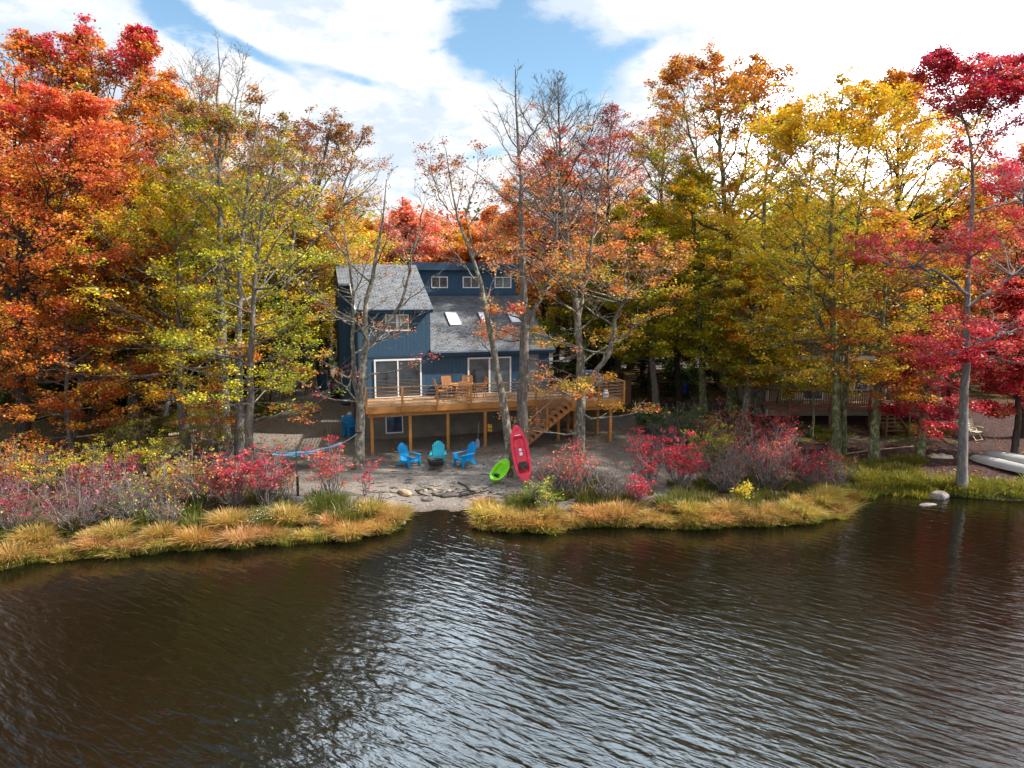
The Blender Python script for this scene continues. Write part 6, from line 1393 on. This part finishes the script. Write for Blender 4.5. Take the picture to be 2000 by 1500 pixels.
shrubs = [
 # left bank
 ('magenta blueberry bush in front of the three slim trunks', 455, 985, 885, .9, D(crimson=3, redorange=1, magenta=2), 26, 14, .85),
 ('vivid magenta bush standing before the hammock left end', 522, 985, 880, .85, MG, 22, 16, .85),
 ('open vase-shaped crimson shrub on the beach between hammock and mottled maple', 652, 975, 868, .95, D(crimson=3, redorange=1), 15, 12, .9),
 ('tiny crimson sprig right of the mottled maple foot', 712, 968, 895, .25, CR, 5, 12, .8),
 ('thin orange-leaved sapling near the wooden stake', 560, 975, 905, .5, D(orange=2, redorange=1), 7, 8, .5),
 ('purple-topped grey-twigged shrub at the far left waterline', 38, 1040, 945, .9, D(magenta=2, purple=2, brown=1), 24, 10, .7),
 ('large pale-twigged shrub with purple crown, second from left at the water', 150, 1040, 935, 1.5, D(purple=3, magenta=1, brown=1), 40, 6, .5),
 ('bare silvery twiggy shrub with few green leaves left of the centre sedge', 265, 1020, 925, 1.2, D(olive=2, green=1, purple=.5), 36, 4, .4),
 ('dark magenta shrub higher on the left bank', 180, 985, 905, 1.2, D(magenta=1, purple=2, brown=1, darkred=1), 24, 11, .7),
 ('small dark-purple shrub above the yellow ferns', 240, 960, 890, .8, D(purple=3, crimson=1), 20, 15, .85),
 ('rusty red shrub low on the left bank centre', 335, 1000, 905, 1.2, D(darkred=2, rust=1, olive=2), 30, 9, .7),
 ('dull red and olive shrub left of the magenta ones', 395, 990, 880, 1.1, D(darkred=2, olive=2, rust=1), 30, 10, .75),
 ('silver-twigged low shrub at the left sedge edge', 330, 1030, 968, .8, D(olive=1, rust=1), 22, 3, .3),
 ('yellow-green leafy bush at the foot of the rust-orange maple', 105, 960, 880, 1.2, D(yg=2, olive=3, orange=1, gold=1), 26, 14, .8),
 ('bright yellow fern-like bush on the left bank', 205, 930, 862, 1.3, D(yellow=2, yg=3, olive=2), 30, 15, .85),
 ('yellow-green bush left of the straight grey trunk', 300, 925, 862, 1.2, D(yg=3, yellow=1, olive=3), 28, 15, .85),
 ('yellow bush right below the straight grey trunk', 345, 950, 893, .8, D(yellow=3, olive=2), 20, 14, .85),
 ('grey-green bush behind the straight grey trunk', 395, 900, 818, 1.2, D(olive=3, green=1), 30, 14, .9),
 ('grey-green bush with orange sprays beside the slim trunks', 425, 905, 800, 1.2, D(olive=3, redorange=1, green=1), 26, 12, .8),
 ('dark olive bush at the edge of the left woods', 255, 880, 812, 1.2, D(olive=3, green=1), 26, 14, .9),
 ('orange bush at the far left under the huge maple', 25, 960, 870, 1.4, D(orange=2, rust=3, olive=1), 30, 14, .85),
 ('red twiggy shrub at the left frame edge', -20, 1010, 930, 1.2, D(purple=2, darkred=2), 26, 8, .7),
 # middle bank
 ('red shrub with grey twigs at the foot of the forked maple', 1120, 968, 868, 1.05, D(crimson=2, redorange=2), 34, 7, .55),
 ('grey twiggy shrub with sparse red leaves beside the red kayak', 1078, 968, 882, .75, D(redorange=1, crimson=1), 26, 4, .4),
 ('vivid scarlet shrub, left one of the bright pair on the middle bank', 1265, 958, 845, .75, D(crimson=5, magenta=1), 18, 20, .95),
 ('vivid scarlet shrub, right one of the bright pair on the middle bank', 1328, 952, 860, .75, D(crimson=5), 17, 20, .95),
 ('bare dark twiggy bush between the scarlet pair and forked maple', 1195, 980, 900, 1.0, D(darkred=1), 24, 2, .3),
 ('small magenta shrub below the left scarlet one', 1245, 985, 925, .5, MG, 12, 12, .8),
 ('silver-twigged bush left of the big crimson thicket', 1415, 958, 872, 1.1, D(darkred=2, redorange=.5), 40, 3, .35),
 ('big crimson and grey thicket, largest on the middle bank', 1500, 955, 842, 1.45, D(crimson=2, redorange=1, darkred=1), 60, 7, .6),
 ('red bush at the right end of the middle bank', 1585, 952, 880, 1.1, D(crimson=3, redorange=1, magenta=1), 42, 9, .65),
 ('grey twiggy bush leaning over the right sedge end', 1625, 950, 885, .9, D(crimson=1, rust=1), 26, 3, .35),
 ('dark red bush behind the thicket near the beige house deck', 1500, 885, 812, 1.6, D(darkred=3, crimson=1), 40, 14, .85),
 ('dark red-brown bush left of the beige house deck', 1420, 890, 812, 1.5, D(darkred=2, brown=2, olive=1), 40, 12, .85),
 ('dark green bush under the trees right of the deck', 1330, 868, 795, 1.7, D(dgreen=3, green=1), 44, 16, .95),
 ('dark green bush just right of the deck corner post', 1265, 845, 800, 1.1, D(dgreen=3, green=1), 30, 16, .95),
 ('olive bush with yellow leaves behind the silver twigs', 1385, 915, 842, 1.1, D(olive=3, yg=1), 30, 14, .85),
 ('small dark evergreen bush by the beach right edge', 1058, 1000, 940, .7, D(green=2, olive=2), 24, 10, .8),
 ('pale yellow low bush beside the right sedge', 1452, 985, 940, .35, D(yellow=2, yg=1), 10, 10, .9)]
for lb, px, py, top, wid, pal, st, nl, lf in shrubs:
    shrub(lb, px, py, top, wid, pal, int(st * 1.15), nl * 1.25, .066, leafy=lf, name=('bush' if 'bush' in lb else 'shrub'))
# tiny white asters among the sedge
def flowers():
    P = []
    for a, b in [(505, 1030), (520, 1022), (498, 1040), (350, 1025), (1385, 955), (1400, 950), (1470, 985), (695, 1015), (1180, 975)]:
        q = GP(a, b + 12)
        for _ in range(16): P.append(q + (rng.normal(0, .18), rng.normal(0, .12), rng.uniform(.5, .85)))
    V, Q, c = leaves(np.array(P), np.full((len(P), 3), .75), .035, .8); tag(np_mesh('white_asters', V, Q, M_LEAF, tint=c), 'tiny white asters among the sedge grass', 'flowers', kind='stuff')
flowers()
def fallen():
    n = 26000; X = rng.uniform(-24, 26, n); Y = rng.uniform(27, 56, n); sd_ = Y - shoreY(X); w_ = (.15 + .85 * (vnoise(X, Y, .9, 5) > .1)) * (sd_ > 1.5)
    w_ = w_ * np.where((X > -7) & (X < 8) & (Y < 34), .12, 1); w_ = w_ * np.where((X < -7.5) & (X > -15) & (Y > 36), 1, .6)
    k = rng.uniform(0, 1, n) < w_; X, Y = X[k], Y[k]; C = np.column_stack([X, Y, terrain(X, Y) + .025])
    V, Q, c = leaves(C, pick(['orange', 'gold', 'rust', 'salmon', 'brown'], [2, 2, 3, 1, 2], len(C)) * .8, .12, .25)
    tag(np_mesh('fallen_leaves', V, Q, M_LEAF, tint=c), 'fallen orange leaves scattered over the ground', 'leaf litter', kind='stuff')
    P = []
    c_, s_ = math.cos(TH), math.sin(TH)
    def hw3(u, v, w): return (HO[0] + u * c_ - v * s_, HO[1] + u * s_ + v * c_, w)
    for _ in range(330):
        u, v = rng.uniform(0, UL), rng.uniform(-.2, 4.8); P.append(hw3(u, v, E1 + .235 + SLP * v))
    for _ in range(520):
        u, v = rng.uniform(UL + .1, WR), 5.7 - rng.power(1.6) * 5.9; P.append(hw3(u, v, E2 + .235 + SLP * v))
    for _ in range(420):
        u = rng.uniform(.2, 12.8); v = rng.uniform(-2.9, -.1); P.append(hw3(u, v, DZ + .012))
    P = np.array(P); V, Q, c = leaves(P, pick(['orange', 'gold', 'rust', 'brown'], [2, 1, 2, 2], len(P)) * .8, .10, .2)
    tag(np_mesh('roof_leaves', V, Q, M_LEAF, tint=c), 'stray leaves fallen on the blue house roofs and deck', 'leaf litter', kind='stuff')
    # dark washed-up bits of bark and twigs along the beach edge
    P0 = []
    for _ in range(170):
        a_ = rng.normal(0, 1); q = GP(rng.uniform(700, 1010), 962 + 9 * a_ + rng.uniform(-3, 3)); P0.append(q + (0, 0, .012))
    for _ in range(60): P0.append(GP(rng.uniform(740, 1000), rng.uniform(905, 955)) + (0, 0, .012))
    P0 = np.array(P0); n_ = len(P0); az = rng.uniform(-.6, .6, n_); L_ = rng.uniform(.04, .22, n_)[:, None]; d = np.stack([np.cos(az), np.sin(az), rng.normal(0, .05, n_)], -1)
    V, Q = tubes(np.stack([P0 - d * L_, P0 + rng.normal(0, .012, (n_, 3)), P0 + d * L_], 1), rng.uniform(.004, .022, (n_, 1)) * np.array([[.6, 1, .5]]), 4)
    tag(np_mesh('beach_debris', V, Q, M_BARK['dark']), 'dark twigs and bark bits washed up along the beach edge', 'debris', kind='stuff')
fallen()
